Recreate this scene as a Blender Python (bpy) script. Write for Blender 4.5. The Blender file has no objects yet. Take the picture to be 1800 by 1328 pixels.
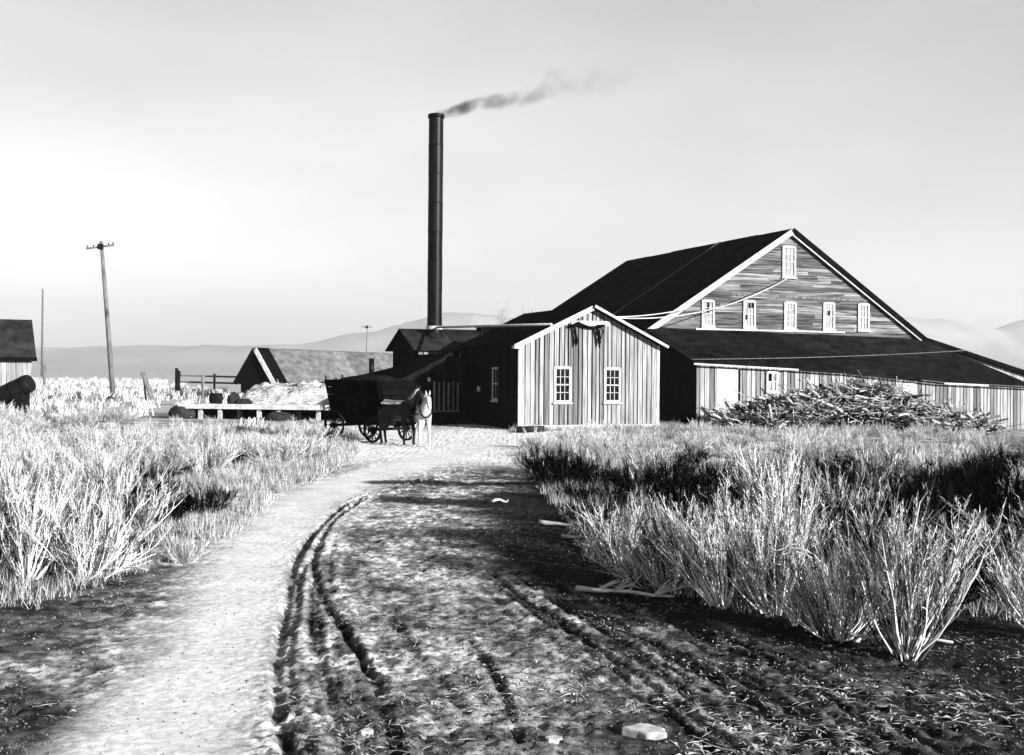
import bpy, bmesh, math, random
import numpy as np
from mathutils import Vector, Matrix, Euler

scene = bpy.context.scene
col = scene.collection
R = math.radians
PI = math.pi

# ------------------------------------------------------------------ camera, sky, sun, exposure
cam = bpy.data.objects.new('camera', bpy.data.cameras.new('camera'))
col.objects.link(cam)
cam.data.sensor_width = 36.0
cam.data.lens = 38.6
cam.data.shift_y = -14.0 / 1800.0
cam.data.clip_start = 0.1
cam.data.clip_end = 30000.0
cam.matrix_world = Matrix.Translation((0, 0, 2.5)) @ Euler((R(90), 0, 0)).to_matrix().to_4x4() @ Matrix.Rotation(R(0.46), 4, 'Z')
scene.camera = cam

SUN_EL = R(15.5)
SUN_H = Vector((0.77, -0.64)).normalized()          # horizontal direction towards the sun
SUN_V = Vector((SUN_H.x * math.cos(SUN_EL), SUN_H.y * math.cos(SUN_EL), math.sin(SUN_EL)))
world = bpy.data.worlds.new('World')
scene.world = world
world.use_nodes = True
wn, wl = world.node_tree.nodes, world.node_tree.links
wn.clear()
sky = wn.new('ShaderNodeTexSky')
sky.sky_type = 'NISHITA'
sky.sun_disc = False
sky.sun_elevation = SUN_EL
sky.sun_rotation = math.atan2(SUN_H.x, SUN_H.y)
sky.air_density = 1.9
sky.dust_density = 0.2
sky.ozone_density = 1.0
bw = wn.new('ShaderNodeRGBToBW')
wtc = wn.new('ShaderNodeTexCoord')
wmap = wn.new('ShaderNodeMapping')
wmap.inputs['Scale'].default_value = (1.0, 1.0, 3.0)
wno = wn.new('ShaderNodeTexNoise')
wno.inputs['Scale'].default_value = 2.3
wno.inputs['Detail'].default_value = 5.0
wno.inputs['Roughness'].default_value = 0.5
wr = wn.new('ShaderNodeMapRange')
wr.inputs['From Min'].default_value = 0.3
wr.inputs['From Max'].default_value = 0.7
wr.inputs['To Min'].default_value = 0.82
wr.inputs['To Max'].default_value = 1.1
wm = wn.new('ShaderNodeMath'); wm.operation = 'MULTIPLY'
wb = wn.new('ShaderNodeBackground')
wb.inputs['Strength'].default_value = 0.05
wo = wn.new('ShaderNodeOutputWorld')
wl.new(sky.outputs[0], bw.inputs[0])
wl.new(wtc.outputs['Generated'], wmap.inputs[0]); wl.new(wmap.outputs[0], wno.inputs['Vector'])
wl.new(wno.outputs['Fac'], wr.inputs['Value'])
wl.new(bw.outputs[0], wm.inputs[0]); wl.new(wr.outputs[0], wm.inputs[1])
wl.new(wm.outputs[0], wb.inputs['Color']); wl.new(wb.outputs[0], wo.inputs['Surface'])

sun = bpy.data.objects.new('sun', bpy.data.lights.new('sun', 'SUN'))
col.objects.link(sun)
sun.data.energy = 5.0
sun.data.angle = R(0.5)
sun.data.color = (1, 1, 1)
sun.rotation_euler = SUN_V.to_track_quat('Z', 'Y').to_euler()
sun.location = (30, -20, 40)

scene.view_settings.view_transform = 'Standard'
scene.view_settings.look = 'None'
scene.view_settings.gamma = 1.0
scene.view_settings.exposure = 1.8
scene.cycles.use_denoising = True
scene.cycles.max_bounces = 6
scene.cycles.diffuse_bounces = 2
scene.cycles.volume_bounces = 0
scene.cycles.transparent_max_bounces = 16

# ------------------------------------------------------------------ helpers
def tag(o, label=None, cat=None, group=None, kind=None):
    if label: o['label'] = label
    if cat: o['category'] = cat
    if group: o['group'] = group
    if kind: o['kind'] = kind
    return o

def empty(name, loc=(0, 0, 0), rz=0.0, label=None, cat=None, group=None):
    o = bpy.data.objects.new(name, None)
    o.empty_display_size = 0.2
    col.objects.link(o)
    o.location = loc
    o.rotation_euler = (0, 0, rz)
    return tag(o, label, cat, group)

def link(name, me, m=None, parent=None):
    o = bpy.data.objects.new(name, me)
    col.objects.link(o)
    if m is not None and len(me.materials) == 0:
        me.materials.append(m)
    if parent is not None:
        o.parent = parent
    return o

class MB:
    def __init__(self): self.v = []; self.f = []
    def box(self, x0, x1, y0, y1, z0, z1, jig=0.0):
        b = len(self.v)
        for z in (z0, z1):
            for (x, y) in ((x0, y0), (x1, y0), (x1, y1), (x0, y1)):
                self.v.append((x + random.uniform(-jig, jig), y + random.uniform(-jig, jig), z))
        for q in ((0, 3, 2, 1), (4, 5, 6, 7), (0, 1, 5, 4), (1, 2, 6, 5), (2, 3, 7, 6), (3, 0, 4, 7)):
            self.f.append(tuple(b + i for i in q))
        return self
    def prism(self, pts, axis, c0, c1):
        """polygon pts (2d) extruded along axis: 'y' pts=(x,z); 'x' pts=(y,z); 'z' pts=(x,y)"""
        b = len(self.v); n = len(pts)
        for c in (c0, c1):
            for (p, q) in pts:
                self.v.append({'y': (p, c, q), 'x': (c, p, q), 'z': (p, q, c)}[axis])
        self.f.append(tuple(b + i for i in range(n)))
        self.f.append(tuple(b + n + i for i in reversed(range(n))))
        for i in range(n):
            j = (i + 1) % n
            self.f.append((b + i, b + n + i, b + n + j, b + j))
        return self
    def slab(self, corners, t):
        """four 3d corners (top face), thickened downwards along the normal by t"""
        c = [Vector(p) for p in corners]
        nrm = (c[1] - c[0]).cross(c[2] - c[0]).normalized()
        if nrm.z < 0: nrm = -nrm
        b = len(self.v); n = len(c)
        for p in c: self.v.append(tuple(p))
        for p in c: self.v.append(tuple(p - nrm * t))
        self.f.append(tuple(b + i for i in range(n)))
        self.f.append(tuple(b + n + i for i in reversed(range(n))))
        for i in range(n):
            j = (i + 1) % n
            self.f.append((b + i, b + n + i, b + n + j, b + j))
        return self
    def tube(self, pts, rad, n=6, cap=True):
        pts = [Vector(p) for p in pts]
        if not hasattr(rad, '__len__'): rad = [rad] * len(pts)
        b = len(self.v)
        for i, p in enumerate(pts):
            d = (pts[min(i + 1, len(pts) - 1)] - pts[max(i - 1, 0)])
            d = d.normalized() if d.length > 1e-9 else Vector((0, 0, 1))
            ref = Vector((0, 0, 1)) if abs(d.z) < 0.9 else Vector((1, 0, 0))
            s = d.cross(ref).normalized(); t = s.cross(d)
            for k in range(n):
                a = 2 * PI * k / n
                q = p + (s * math.cos(a) + t * math.sin(a)) * rad[i]
                self.v.append((q.x, q.y, q.z))
        for i in range(len(pts) - 1):
            for k in range(n):
                k2 = (k + 1) % n
                self.f.append((b + i * n + k, b + i * n + k2, b + (i + 1) * n + k2, b + (i + 1) * n + k))
        if cap:
            self.f.append(tuple(b + k for k in reversed(range(n))))
            self.f.append(tuple(b + (len(pts) - 1) * n + k for k in range(n)))
        return self
    def lathe(self, prof, n=16, c=(0, 0, 0), cap=True):
        b = len(self.v)
        for (r, z) in prof:
            for k in range(n):
                a = 2 * PI * k / n
                self.v.append((c[0] + r * math.cos(a), c[1] + r * math.sin(a), c[2] + z))
        for i in range(len(prof) - 1):
            for k in range(n):
                k2 = (k + 1) % n
                self.f.append((b + i * n + k, b + i * n + k2, b + (i + 1) * n + k2, b + (i + 1) * n + k))
        if cap:
            self.f.append(tuple(b + k for k in reversed(range(n))))
            self.f.append(tuple(b + (len(prof) - 1) * n + k for k in range(n)))
        return self
    def mesh(self, name, smooth=False):
        me = bpy.data.meshes.new(name)
        me.from_pydata(self.v, [], self.f)
        if smooth:
            me.polygons.foreach_set('use_smooth', [len(f) <= 4 for f in self.f])
        me.update()
        return me
    def build(self, name, m, parent=None, smooth=False, fix=True):
        me = self.mesh(name, smooth)
        if fix:
            bm = bmesh.new(); bm.from_mesh(me)
            bmesh.ops.recalc_face_normals(bm, faces=bm.faces[:])
            bm.to_mesh(me); bm.free()
        return link(name, me, m, parent)

def copy_tree(o, parent=None):
    c = o.copy(); col.objects.link(c); c.parent = parent
    for ch in o.children: copy_tree(ch, c)
    return c

# ------------------------------------------------------------------ materials (all neutral grey: a monochrome print)
def g3(v): return (v, v, v, 1)

def mat(name, lo, hi, scale=(4, 4, 4), rough=0.9, p0=0.35, p1=0.65, bump=0.15, rnd=0.0, detail=5.0, spec=0.2, metal=0.0, dist=0.0, bdist=0.02):
    m = bpy.data.materials.new(name); m.use_nodes = True
    n, l = m.node_tree.nodes, m.node_tree.links
    b = n['Principled BSDF']
    b.inputs['Roughness'].default_value = rough
    b.inputs['Specular IOR Level'].default_value = spec
    b.inputs['Metallic'].default_value = metal
    tc = n.new('ShaderNodeTexCoord'); mp = n.new('ShaderNodeMapping')
    mp.inputs['Scale'].default_value = scale
    no = n.new('ShaderNodeTexNoise'); no.inputs['Scale'].default_value = 1.0
    no.inputs['Detail'].default_value = detail; no.inputs['Roughness'].default_value = 0.6
    no.inputs['Distortion'].default_value = dist
    rp = n.new('ShaderNodeValToRGB')
    rp.color_ramp.elements[0].position = p0; rp.color_ramp.elements[0].color = g3(lo)
    rp.color_ramp.elements[1].position = p1; rp.color_ramp.elements[1].color = g3(hi)
    l.new(tc.outputs['Object'], mp.inputs[0]); l.new(no.outputs['Fac'], rp.inputs[0])
    out = rp.outputs[0]
    oi = n.new('ShaderNodeObjectInfo')
    ad = n.new('ShaderNodeVectorMath'); ad.operation = 'MULTIPLY_ADD'
    ad.inputs[1].default_value = (1, 1, 1)
    sc = n.new('ShaderNodeMath'); sc.operation = 'MULTIPLY'; sc.inputs[1].default_value = 37.0
    l.new(oi.outputs['Random'], sc.inputs[0])
    l.new(mp.outputs[0], ad.inputs[0]); l.new(sc.outputs[0], ad.inputs[2]); l.new(ad.outputs[0], no.inputs['Vector'])
    if rnd > 0:
        mr = n.new('ShaderNodeMapRange')
        mr.inputs['To Min'].default_value = 1.0 - rnd; mr.inputs['To Max'].default_value = 1.0 + rnd * 0.35
        l.new(oi.outputs['Random'], mr.inputs['Value'])
        mx = n.new('ShaderNodeMix'); mx.data_type = 'RGBA'; mx.blend_type = 'MULTIPLY'
        mx.inputs[0].default_value = 1.0
        l.new(out, mx.inputs[6]); l.new(mr.outputs[0], mx.inputs[7])
        out = mx.outputs[2]
    l.new(out, b.inputs['Base Color'])
    if bump > 0:
        bp = n.new('ShaderNodeBump'); bp.inputs['Strength'].default_value = bump; bp.inputs['Distance'].default_value = bdist
        l.new(no.outputs['Fac'], bp.inputs['Height']); l.new(bp.outputs[0], b.inputs['Normal'])
    return m

M = {}
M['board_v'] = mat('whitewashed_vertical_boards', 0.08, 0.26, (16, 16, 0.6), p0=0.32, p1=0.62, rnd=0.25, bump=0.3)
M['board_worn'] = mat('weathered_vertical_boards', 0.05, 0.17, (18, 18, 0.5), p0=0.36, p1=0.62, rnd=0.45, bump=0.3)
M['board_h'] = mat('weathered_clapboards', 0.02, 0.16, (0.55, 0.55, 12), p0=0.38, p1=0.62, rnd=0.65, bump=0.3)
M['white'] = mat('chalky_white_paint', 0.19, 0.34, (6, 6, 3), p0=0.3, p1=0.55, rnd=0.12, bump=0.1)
M['darkwood'] = mat('tarred_and_shaded_wood', 0.003, 0.012, (14, 14, 0.6), rnd=0.4, bump=0.3, rough=1.0, spec=0.0)  # near-black; also paints shade into walls turned from the sun
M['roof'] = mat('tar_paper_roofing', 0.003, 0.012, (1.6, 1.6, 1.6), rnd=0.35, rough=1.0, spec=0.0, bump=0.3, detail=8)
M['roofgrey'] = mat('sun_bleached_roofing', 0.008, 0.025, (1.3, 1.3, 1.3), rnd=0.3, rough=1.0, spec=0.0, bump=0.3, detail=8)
M['black'] = mat('flat_black', 0.002, 0.004, rough=1.0, spec=0.0, bump=0)  # plain near-black, also for the painted shade under the platform deck
M['iron'] = mat('sooty_sheet_iron', 0.002, 0.006, (3, 3, 0.4), rough=0.4, spec=0.07, bump=0.05)
M['greywood'] = mat('grey_timber', 0.04, 0.12, (8, 8, 1.0), rnd=0.3, bump=0.3)
M['palewood'] = mat('bleached_wood', 0.2, 0.42, (6, 6, 6), rnd=0.3, bump=0.3)
M['polewood'] = mat('peeled_poles', 0.05, 0.42, (5, 5, 5), rnd=0.75, bump=0.3)
M['poledark'] = mat('dark_poles', 0.004, 0.02, (5, 5, 5), rnd=0.5, bump=0.3)
M['straw'] = mat('bleached_straw', 0.2, 0.34, (3, 3, 5), bump=0.6, rough=1.0, bdist=0.1)
M['bush'] = mat('pale_dry_stems', 0.32, 0.54, (5, 5, 5), rnd=0.3, bump=0, rough=1.0, spec=0.0)
M['bushpale'] = mat('bleached_stems', 0.5, 0.74, (5, 5, 5), rnd=0.25, bump=0, rough=1.0, spec=0.0)
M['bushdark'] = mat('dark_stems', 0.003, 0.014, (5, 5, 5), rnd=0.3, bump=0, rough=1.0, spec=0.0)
M['litter'] = mat('leaf_litter', 0.03, 0.4, (3, 3, 3), rnd=0, bump=0, rough=1.0, p0=0.4, p1=0.6)
M['clod'] = mat('soil_clods', 0.02, 0.13, (3, 3, 3), bump=0.2, rough=1.0)
M['stone'] = mat('pale_stone', 0.16, 0.36, (8, 8, 8), bump=0.3)
M['horsewhite'] = mat('white_coat', 0.24, 0.36, (3, 3, 3), bump=0, rough=0.7)
M['horsedark'] = mat('dark_coat', 0.002, 0.005, (3, 3, 3), bump=0, rough=0.6)
M['horsegrey'] = mat('grey_mane', 0.1, 0.25, (12, 12, 12), bump=0.2)
M['backsheen'] = mat('back_highlight_pale', 0.3, 0.5, (9, 9, 9), bump=0.2)  # pale tone for the painted highlight on the dark horse's back
M['leather'] = mat('dark_leather', 0.004, 0.012, bump=0.1, rough=0.6)
M['hill'] = mat('brushy_slope', 0.10, 0.24, (0.08, 0.08, 0.2), bump=0, rough=1.0, detail=9)
M['mount'] = mat('far_range', 0.15, 0.27, (0.002, 0.002, 0.004), bump=0, rough=1.0, detail=8)

for k_ in ('bush', 'bushpale', 'bushdark'):
    n_, l_ = M[k_].node_tree.nodes, M[k_].node_tree.links
    bs_ = n_['Principled BSDF']; src_ = bs_.inputs['Base Color'].links[0].from_socket
    at_ = n_.new('ShaderNodeAttribute'); at_.attribute_name = 'tone'
    mx_ = n_.new('ShaderNodeMix'); mx_.data_type = 'RGBA'; mx_.blend_type = 'MULTIPLY'; mx_.inputs[0].default_value = 1.0
    l_.new(src_, mx_.inputs[6]); l_.new(at_.outputs['Fac'], mx_.inputs[7]); l_.new(mx_.outputs[2], bs_.inputs['Base Color'])
def glass_mat():
    m = bpy.data.materials.new('dark_window_glass'); m.use_nodes = True
    b = m.node_tree.nodes['Principled BSDF']
    b.inputs['Base Color'].default_value = g3(0.004)
    b.inputs['Roughness'].default_value = 0.08
    b.inputs['Specular IOR Level'].default_value = 0.12
    return m
M['glass'] = glass_mat()

# ------------------------------------------------------------------ terrain
rng = np.random.default_rng(7)
_perm = rng.random((256, 256))
def vnoise(x, y):
    xi = np.floor(x).astype(int); yi = np.floor(y).astype(int)
    fx = x - xi; fy = y - yi
    fx = fx * fx * (3 - 2 * fx); fy = fy * fy * (3 - 2 * fy)
    a = _perm[xi & 255, yi & 255]; b = _perm[(xi + 1) & 255, yi & 255]
    c = _perm[xi & 255, (yi + 1) & 255]; d = _perm[(xi + 1) & 255, (yi + 1) & 255]
    return (a * (1 - fx) + b * fx) * (1 - fy) + (c * (1 - fx) + d * fx) * fy
def fbm(x, y, o=4):
    s = 0; a = 0.5; t = 0
    for i in range(o):
        s = s + a * vnoise(x * 2 ** i + 17.3 * i, y * 2 ** i + 5.1 * i); t += a; a *= 0.55
    return s / t
def sstep(e0, e1, x):
    t = np.clip((x - e0) / (e1 - e0), 0, 1); return t * t * (3 - 2 * t)
def pdist(x, y, pts):
    best = np.full(np.shape(x), 1e9)
    for (p, q) in zip(pts[:-1], pts[1:]):
        dx, dy = q[0] - p[0], q[1] - p[1]
        t = np.clip(((x - p[0]) * dx + (y - p[1]) * dy) / (dx * dx + dy * dy), 0, 1)
        best = np.minimum(best, np.hypot(x - p[0] - t * dx, y - p[1] - t * dy))
    return best
def curve(pts, k=8):
    """smooth polyline through the points"""
    out = []
    P = [pts[0]] + list(pts) + [pts[-1]]
    for i in range(1, len(P) - 2):
        p0, p1, p2, p3 = map(np.array, (P[i - 1], P[i], P[i + 1], P[i + 2]))
        for j in range(k):
            t = j / k
            out.append(tuple(0.5 * ((2 * p1) + (-p0 + p2) * t + (2 * p0 - 5 * p1 + 4 * p2 - p3) * t * t + (-p0 + 3 * p1 - 3 * p2 + p3) * t ** 3)))
    out.append(tuple(pts[-1]))
    return out

RUTS = [  # centre line, half width, depth
    ([(-1.3, 27.0), (-2.2, 23.5), (-2.93, 20.34), (-2.99, 17.07), (-2.75, 14.07), (-2.37, 11.68), (-2.02, 9.59), (-1.71, 8.13), (-1.41, 7.08), (-1.0, 5.0)], 0.055, 0.10),
    ([(-2.62, 14.8), (-2.52, 13.2), (-2.26, 11.68), (-1.92, 9.59), (-1.60, 8.13), (-1.28, 7.08), (-.85, 5.0)], 0.035, 0.05),
    ([(-2.78, 20.79), (-2.88, 17.7), (-2.58, 14.5), (-2.14, 12.29), (-1.51, 10.22), (-1.07, 8.74), (-0.72, 7.1), (-0.4, 5.0)], 0.045, 0.075),
    ([(-2.35, 13.0), (-1.75, 9.8), (-1.27, 8.01), (-1.05, 7.09), (-0.7, 5.0)], 0.03, 0.03),
    ([(-2.05, 11.7), (-1.55, 9.2), (-1.1, 7.3), (-0.7, 5.0)], 0.025, 0.025),
    ([(-1.2, 11.0), (-1.05, 10.5), (-0.66, 9.08), (-0.32, 8.0)], 0.05, 0.04),
    ([(-0.36, 10.1), (-0.27, 9.7), (-0.07, 8.61), (0.07, 7.3)], 0.035, 0.045),
    ([(-0.2, 13.4), (-0.05, 12.69), (0.37, 11.23), (0.97, 9.13), (1.39, 7.57), (1.54, 7.15), (2.0, 5.0)], 0.04, 0.05),
    ([(0.05, 13.5), (0.2, 12.8), (0.75, 10.9), (1.3, 9.2), (1.75, 7.6), (2.2, 5.0)], 0.03, 0.04),
    ([(0.3, 13.6), (0.66, 12.4), (1.45, 11.02), (2.03, 9.71), (2.41, 8.38), (2.7, 6.0)], 0.04, 0.045),
    ([(0.5, 12.0), (1.05, 10.6), (1.7, 9.2), (2.05, 8.0), (2.3, 6.5)], 0.025, 0.03),
    ([(-.05, 12.4), (.3, 11.0), (.85, 9.1), (1.22, 7.7), (1.5, 6.0)], 0.02, 0.025),
    ([(.35, 12.2), (.95, 10.6), (1.5, 9.2), (1.9, 7.9), (2.2, 6.2)], 0.02, 0.025),
    ([(.9, 12.0), (1.7, 10.7), (2.3, 9.4), (2.75, 8.0)], 0.025, 0.03),
    ([(1.2, 11.6), (1.95, 10.4), (2.6, 9.2), (3.0, 8.2)], 0.02, 0.025),
]
RUTS = [(curve(p), w, d) for (p, w, d) in RUTS]
PATH = curve([(-0.6, 36.0), (-1.8, 32.0), (-3.3, 26.0), (-3.75, 21.0), (-3.35, 15.0), (-2.85, 11.6), (-2.55, 9.2), (-2.35, 7.5), (-2.2, 5.5)])
YARD = curve([(-9.0, 40.5), (-4.0, 37.5), (0.0, 36.0), (1.5, 40.0)])

def base_z(x, y):
    return (-0.5 * sstep(14, 26, x) * sstep(34, 52, y) * (1 - sstep(90, 160, y))
            + 0.10 * (fbm(x * 0.25, y * 0.25, 3) - 0.5) * (1 - sstep(30, 44, y)))
def ground_z(x, y):
    x = np.asarray(x, float); y = np.asarray(y, float)
    return base_z(x, y)

xs = np.concatenate([-np.geomspace(7000, 8.3, 70), np.concatenate([np.arange(-8, -3.6, .04), np.arange(-3.6, 3.6, .024), np.arange(3.6, 8.001, .04)]), np.geomspace(8.3, 7000, 70)])
ys = [-300, -100, -30, -10, 0, 3, 5]
y = 5.6
while y < 60: ys.append(y); y += max(0.026, y * 0.0036)
while y < 7000: ys.append(y); y *= 1.07
ys.append(7000)
ys = np.array(ys)
GX, GY = np.meshgrid(xs, ys)
GZ = base_z(GX, GY)
near = (np.abs(GX) < 14) & (GY > 4) & (GY < 60)
nx, ny = GX[near], GY[near]
dz = 0.04 * (fbm(nx * 2.2, ny * 2.2, 4) - 0.5)
lumps = fbm(nx * 5.5 + 3, ny * 5.5, 4)
rough = sstep(.35, .6, fbm(nx * .8 + 70, ny * .8, 3))
dz += (0.05 + .07 * rough) * (np.abs(lumps - 0.5) * -1 + .1) + 0.035 * (fbm(nx * 13, ny * 13, 3) - 0.5)
trod = 1 - sstep(0.5, 1.1, pdist(nx, ny, PATH) / (0.85 + 0.10 * fbm(nx, ny, 3)))
dz *= 1 - 0.85 * trod
rutm = np.zeros_like(nx); churn = np.zeros_like(nx)
wob = 0.10 * (fbm(nx * 1.7 + 9, ny * 1.7, 3) - 0.5) + 0.06 * (fbm(nx * 6 + 9, ny * 6, 3) - 0.5) + 0.05 * (fbm(nx * 17 + 9, ny * 17, 3) - 0.5)
for (pts, w, d) in RUTS:
    dd = np.abs(pdist(nx, ny, pts) + wob * 0.55)
    lon = np.clip(1.5 * (fbm(nx * 1.3 + d * 90, ny * 0.8, 4) - 0.05), 0.5, 1.2)
    g = np.exp(-(dd / w) ** 4); gt = np.exp(-(dd / (1.7 * w)) ** 4)
    sh = np.exp(-((dd - 2.0 * w) / (0.8 * w)) ** 2) * sstep(.35, .65, fbm(nx * 9 + w * 300, ny * 9, 3))
    dz += (-d * g * lon + 0.3 * d * sh * lon * (1 - trod)) * (.55 + .7 * fbm(nx * 4 + 3, ny * 2.5, 3))
    churn = np.maximum(churn, np.exp(-(dd / .28) ** 2) * (d / .1))
    rutm = np.maximum(rutm, gt * np.clip(lon * 1.3, 0, 1) * sstep(.25, .55, fbm(nx * 8 + 21, ny * 8, 4)))
cn = fbm(nx * 9 + 50, ny * 9, 4)
dz += churn * (1 - .6 * trod) * (.11 * (.35 - np.abs(cn - .5) * 1.6) + .05 * (fbm(nx * 19, ny * 19, 2) - .5))
dF = pdist(nx, ny, RUTS[7][0]) * np.where(nx > np.interp(ny, [5, 7.15, 9.13, 11.23, 13.4], [2.0, 1.54, .97, .37, -.2]), 1, -1)
dA = pdist(nx, ny, RUTS[0][0])
zF = sstep(-.5, -.1, dF) * (1 - sstep(1.3, 2.0, dF)) * (1 - sstep(12.0, 13.8, ny))
zA = (1 - sstep(.5, 1.0, dA)) * (1 - sstep(14, 17, ny)) * (1 - trod)
stk_ = .6 * fbm(dF * 5.5 + 40, ny * .45, 3) + .4 * fbm(dF * 14 + 9, ny * .9, 2)
stA = .6 * fbm(dA * 7 + 80, ny * .4, 3) + .4 * fbm(dA * 17 + 9, ny * .8, 2)
dz += .07 * zF * (stk_ - .5) + .05 * zA * (stA - .5)
streak = np.ones_like(nx)
streak *= 1 - zF + zF * (.3 + 1.9 * sstep(.4, .62, stk_))
streak *= 1 - zA + zA * (.45 + 1.3 * sstep(.38, .6, stA))
GZ[near] += dz
# soil tone: pale trodden dust, darker trampled soil, litter-dark soil under the brush at the right
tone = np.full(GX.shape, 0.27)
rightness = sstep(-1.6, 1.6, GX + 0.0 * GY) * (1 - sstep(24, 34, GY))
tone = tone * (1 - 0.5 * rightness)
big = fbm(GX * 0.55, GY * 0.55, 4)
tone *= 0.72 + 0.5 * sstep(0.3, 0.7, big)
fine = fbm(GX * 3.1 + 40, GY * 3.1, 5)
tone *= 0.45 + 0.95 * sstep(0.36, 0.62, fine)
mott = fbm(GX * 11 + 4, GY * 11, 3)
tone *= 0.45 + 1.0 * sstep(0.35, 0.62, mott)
# darker soil at right and left; bush shadows painted at right and across road
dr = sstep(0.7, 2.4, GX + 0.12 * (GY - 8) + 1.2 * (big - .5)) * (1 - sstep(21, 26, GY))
tone *= 1 - 0.74 * dr  # dark soil, deepened to paint in the shade of the bushes
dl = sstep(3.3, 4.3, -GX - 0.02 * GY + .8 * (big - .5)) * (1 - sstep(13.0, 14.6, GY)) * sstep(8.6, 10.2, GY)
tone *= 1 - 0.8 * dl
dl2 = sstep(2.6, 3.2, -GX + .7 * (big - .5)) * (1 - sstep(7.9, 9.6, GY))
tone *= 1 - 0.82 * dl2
pm = np.zeros(GX.shape)
pm[near] = 1 - sstep(0.25, 1.5, pdist(nx, ny, PATH) / ((0.5 + 0.75 * (.6 * fbm(nx * 1.4, ny * 1.4, 5) + .4 * fbm(nx * 5, ny * 5, 3) - .25)) * (1 + .5 * sstep(13, 20, ny))))
tone = tone * (1 - pm) + pm * (0.54 + 0.2 * (fine - 0.5))
ym = np.zeros(GX.shape)
ym[near] = 1 - sstep(0.7, 1.3, pdist(nx, ny, YARD) / 7.5)
tone = tone * (1 - ym) + ym * (0.52 + 0.3 * (fine - 0.5))
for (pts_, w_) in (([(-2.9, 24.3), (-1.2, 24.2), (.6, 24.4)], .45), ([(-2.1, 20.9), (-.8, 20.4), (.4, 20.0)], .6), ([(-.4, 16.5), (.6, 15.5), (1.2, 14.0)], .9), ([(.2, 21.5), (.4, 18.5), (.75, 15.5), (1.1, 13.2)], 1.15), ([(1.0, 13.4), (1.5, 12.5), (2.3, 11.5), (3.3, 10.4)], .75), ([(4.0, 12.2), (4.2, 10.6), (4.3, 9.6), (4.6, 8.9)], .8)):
    shade_paint = np.zeros(GX.shape)  # bush shadows painted into the soil tone
    shade_paint[near] = 1 - sstep(0.5, 1.2, pdist(nx, ny, pts_) / (w_ * (.5 + fbm(nx * 1.1 + 7, ny * 2.2, 4))))
    tone *= 1 - .9 * shade_paint
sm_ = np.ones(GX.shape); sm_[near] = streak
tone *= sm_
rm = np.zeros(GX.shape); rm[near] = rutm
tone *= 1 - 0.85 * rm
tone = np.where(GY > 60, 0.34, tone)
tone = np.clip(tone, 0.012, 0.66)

ny_, nx_ = GX.shape
me = bpy.data.meshes.new('ground')
co = np.stack([GX, GY, GZ], -1).reshape(-1, 3)
idx = np.arange(nx_ * ny_).reshape(ny_, nx_)
quads = np.stack([idx[:-1, :-1], idx[:-1, 1:], idx[1:, 1:], idx[1:, :-1]], -1).reshape(-1, 4)
me.vertices.add(len(co)); me.vertices.foreach_set('co', co.astype(np.float32).ravel())
me.loops.add(quads.size); me.loops.foreach_set('vertex_index', quads.astype(np.int32).ravel())
me.polygons.add(len(quads)); me.polygons.foreach_set('loop_start', np.arange(0, quads.size, 4, dtype=np.int32))
me.polygons.foreach_set('loop_total', np.full(len(quads), 4, dtype=np.int32))
me.polygons.foreach_set('use_smooth', np.ones(len(quads), dtype=bool))
me.update(); me.validate()
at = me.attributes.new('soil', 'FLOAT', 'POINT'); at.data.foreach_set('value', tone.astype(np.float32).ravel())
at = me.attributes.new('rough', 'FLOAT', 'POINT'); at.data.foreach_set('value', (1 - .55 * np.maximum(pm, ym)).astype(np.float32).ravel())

def soil_mat():
    m = bpy.data.materials.new('dusty_soil'); m.use_nodes = True
    n, l = m.node_tree.nodes, m.node_tree.links
    b = n['Principled BSDF']; b.inputs['Roughness'].default_value = 1.0; b.inputs['Specular IOR Level'].default_value = 0.05
    a = n.new('ShaderNodeAttribute'); a.attribute_name = 'soil'
    tc = n.new('ShaderNodeTexCoord')
    no = n.new('ShaderNodeTexNoise'); no.inputs['Scale'].default_value = 13.0; no.inputs['Detail'].default_value = 9.0; no.inputs['Roughness'].default_value = 0.75
    mr = n.new('ShaderNodeMapRange'); mr.inputs['From Min'].default_value = 0.38; mr.inputs['From Max'].default_value = 0.62
    mr.inputs['To Min'].default_value = 0.32; mr.inputs['To Max'].default_value = 1.3
    mu = n.new('ShaderNodeMath'); mu.operation = 'MULTIPLY'
    l.new(tc.outputs['Object'], no.inputs['Vector']); l.new(no.outputs['Fac'], mr.inputs['Value'])
    ar0 = n.new('ShaderNodeAttribute'); ar0.attribute_name = 'rough'
    mi = n.new('ShaderNodeMix'); mi.data_type = 'FLOAT'; mi.inputs[2].default_value = 0.95
    l.new(ar0.outputs['Fac'], mi.inputs[0]); l.new(mr.outputs[0], mi.inputs[3])
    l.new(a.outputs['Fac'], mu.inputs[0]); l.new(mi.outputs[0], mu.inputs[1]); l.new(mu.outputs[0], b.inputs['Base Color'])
    bp = n.new('ShaderNodeBump'); bp.inputs['Distance'].default_value = 0.05
    ar = n.new('ShaderNodeAttribute'); ar.attribute_name = 'rough'; l.new(ar.outputs['Fac'], bp.inputs['Strength'])
    l.new(no.outputs['Fac'], bp.inputs['Height']); l.new(bp.outputs[0], b.inputs['Normal'])
    return m
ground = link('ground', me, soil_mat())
tag(ground, kind='structure')
def gz(x, y): return float(ground_z(x, y))

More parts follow.
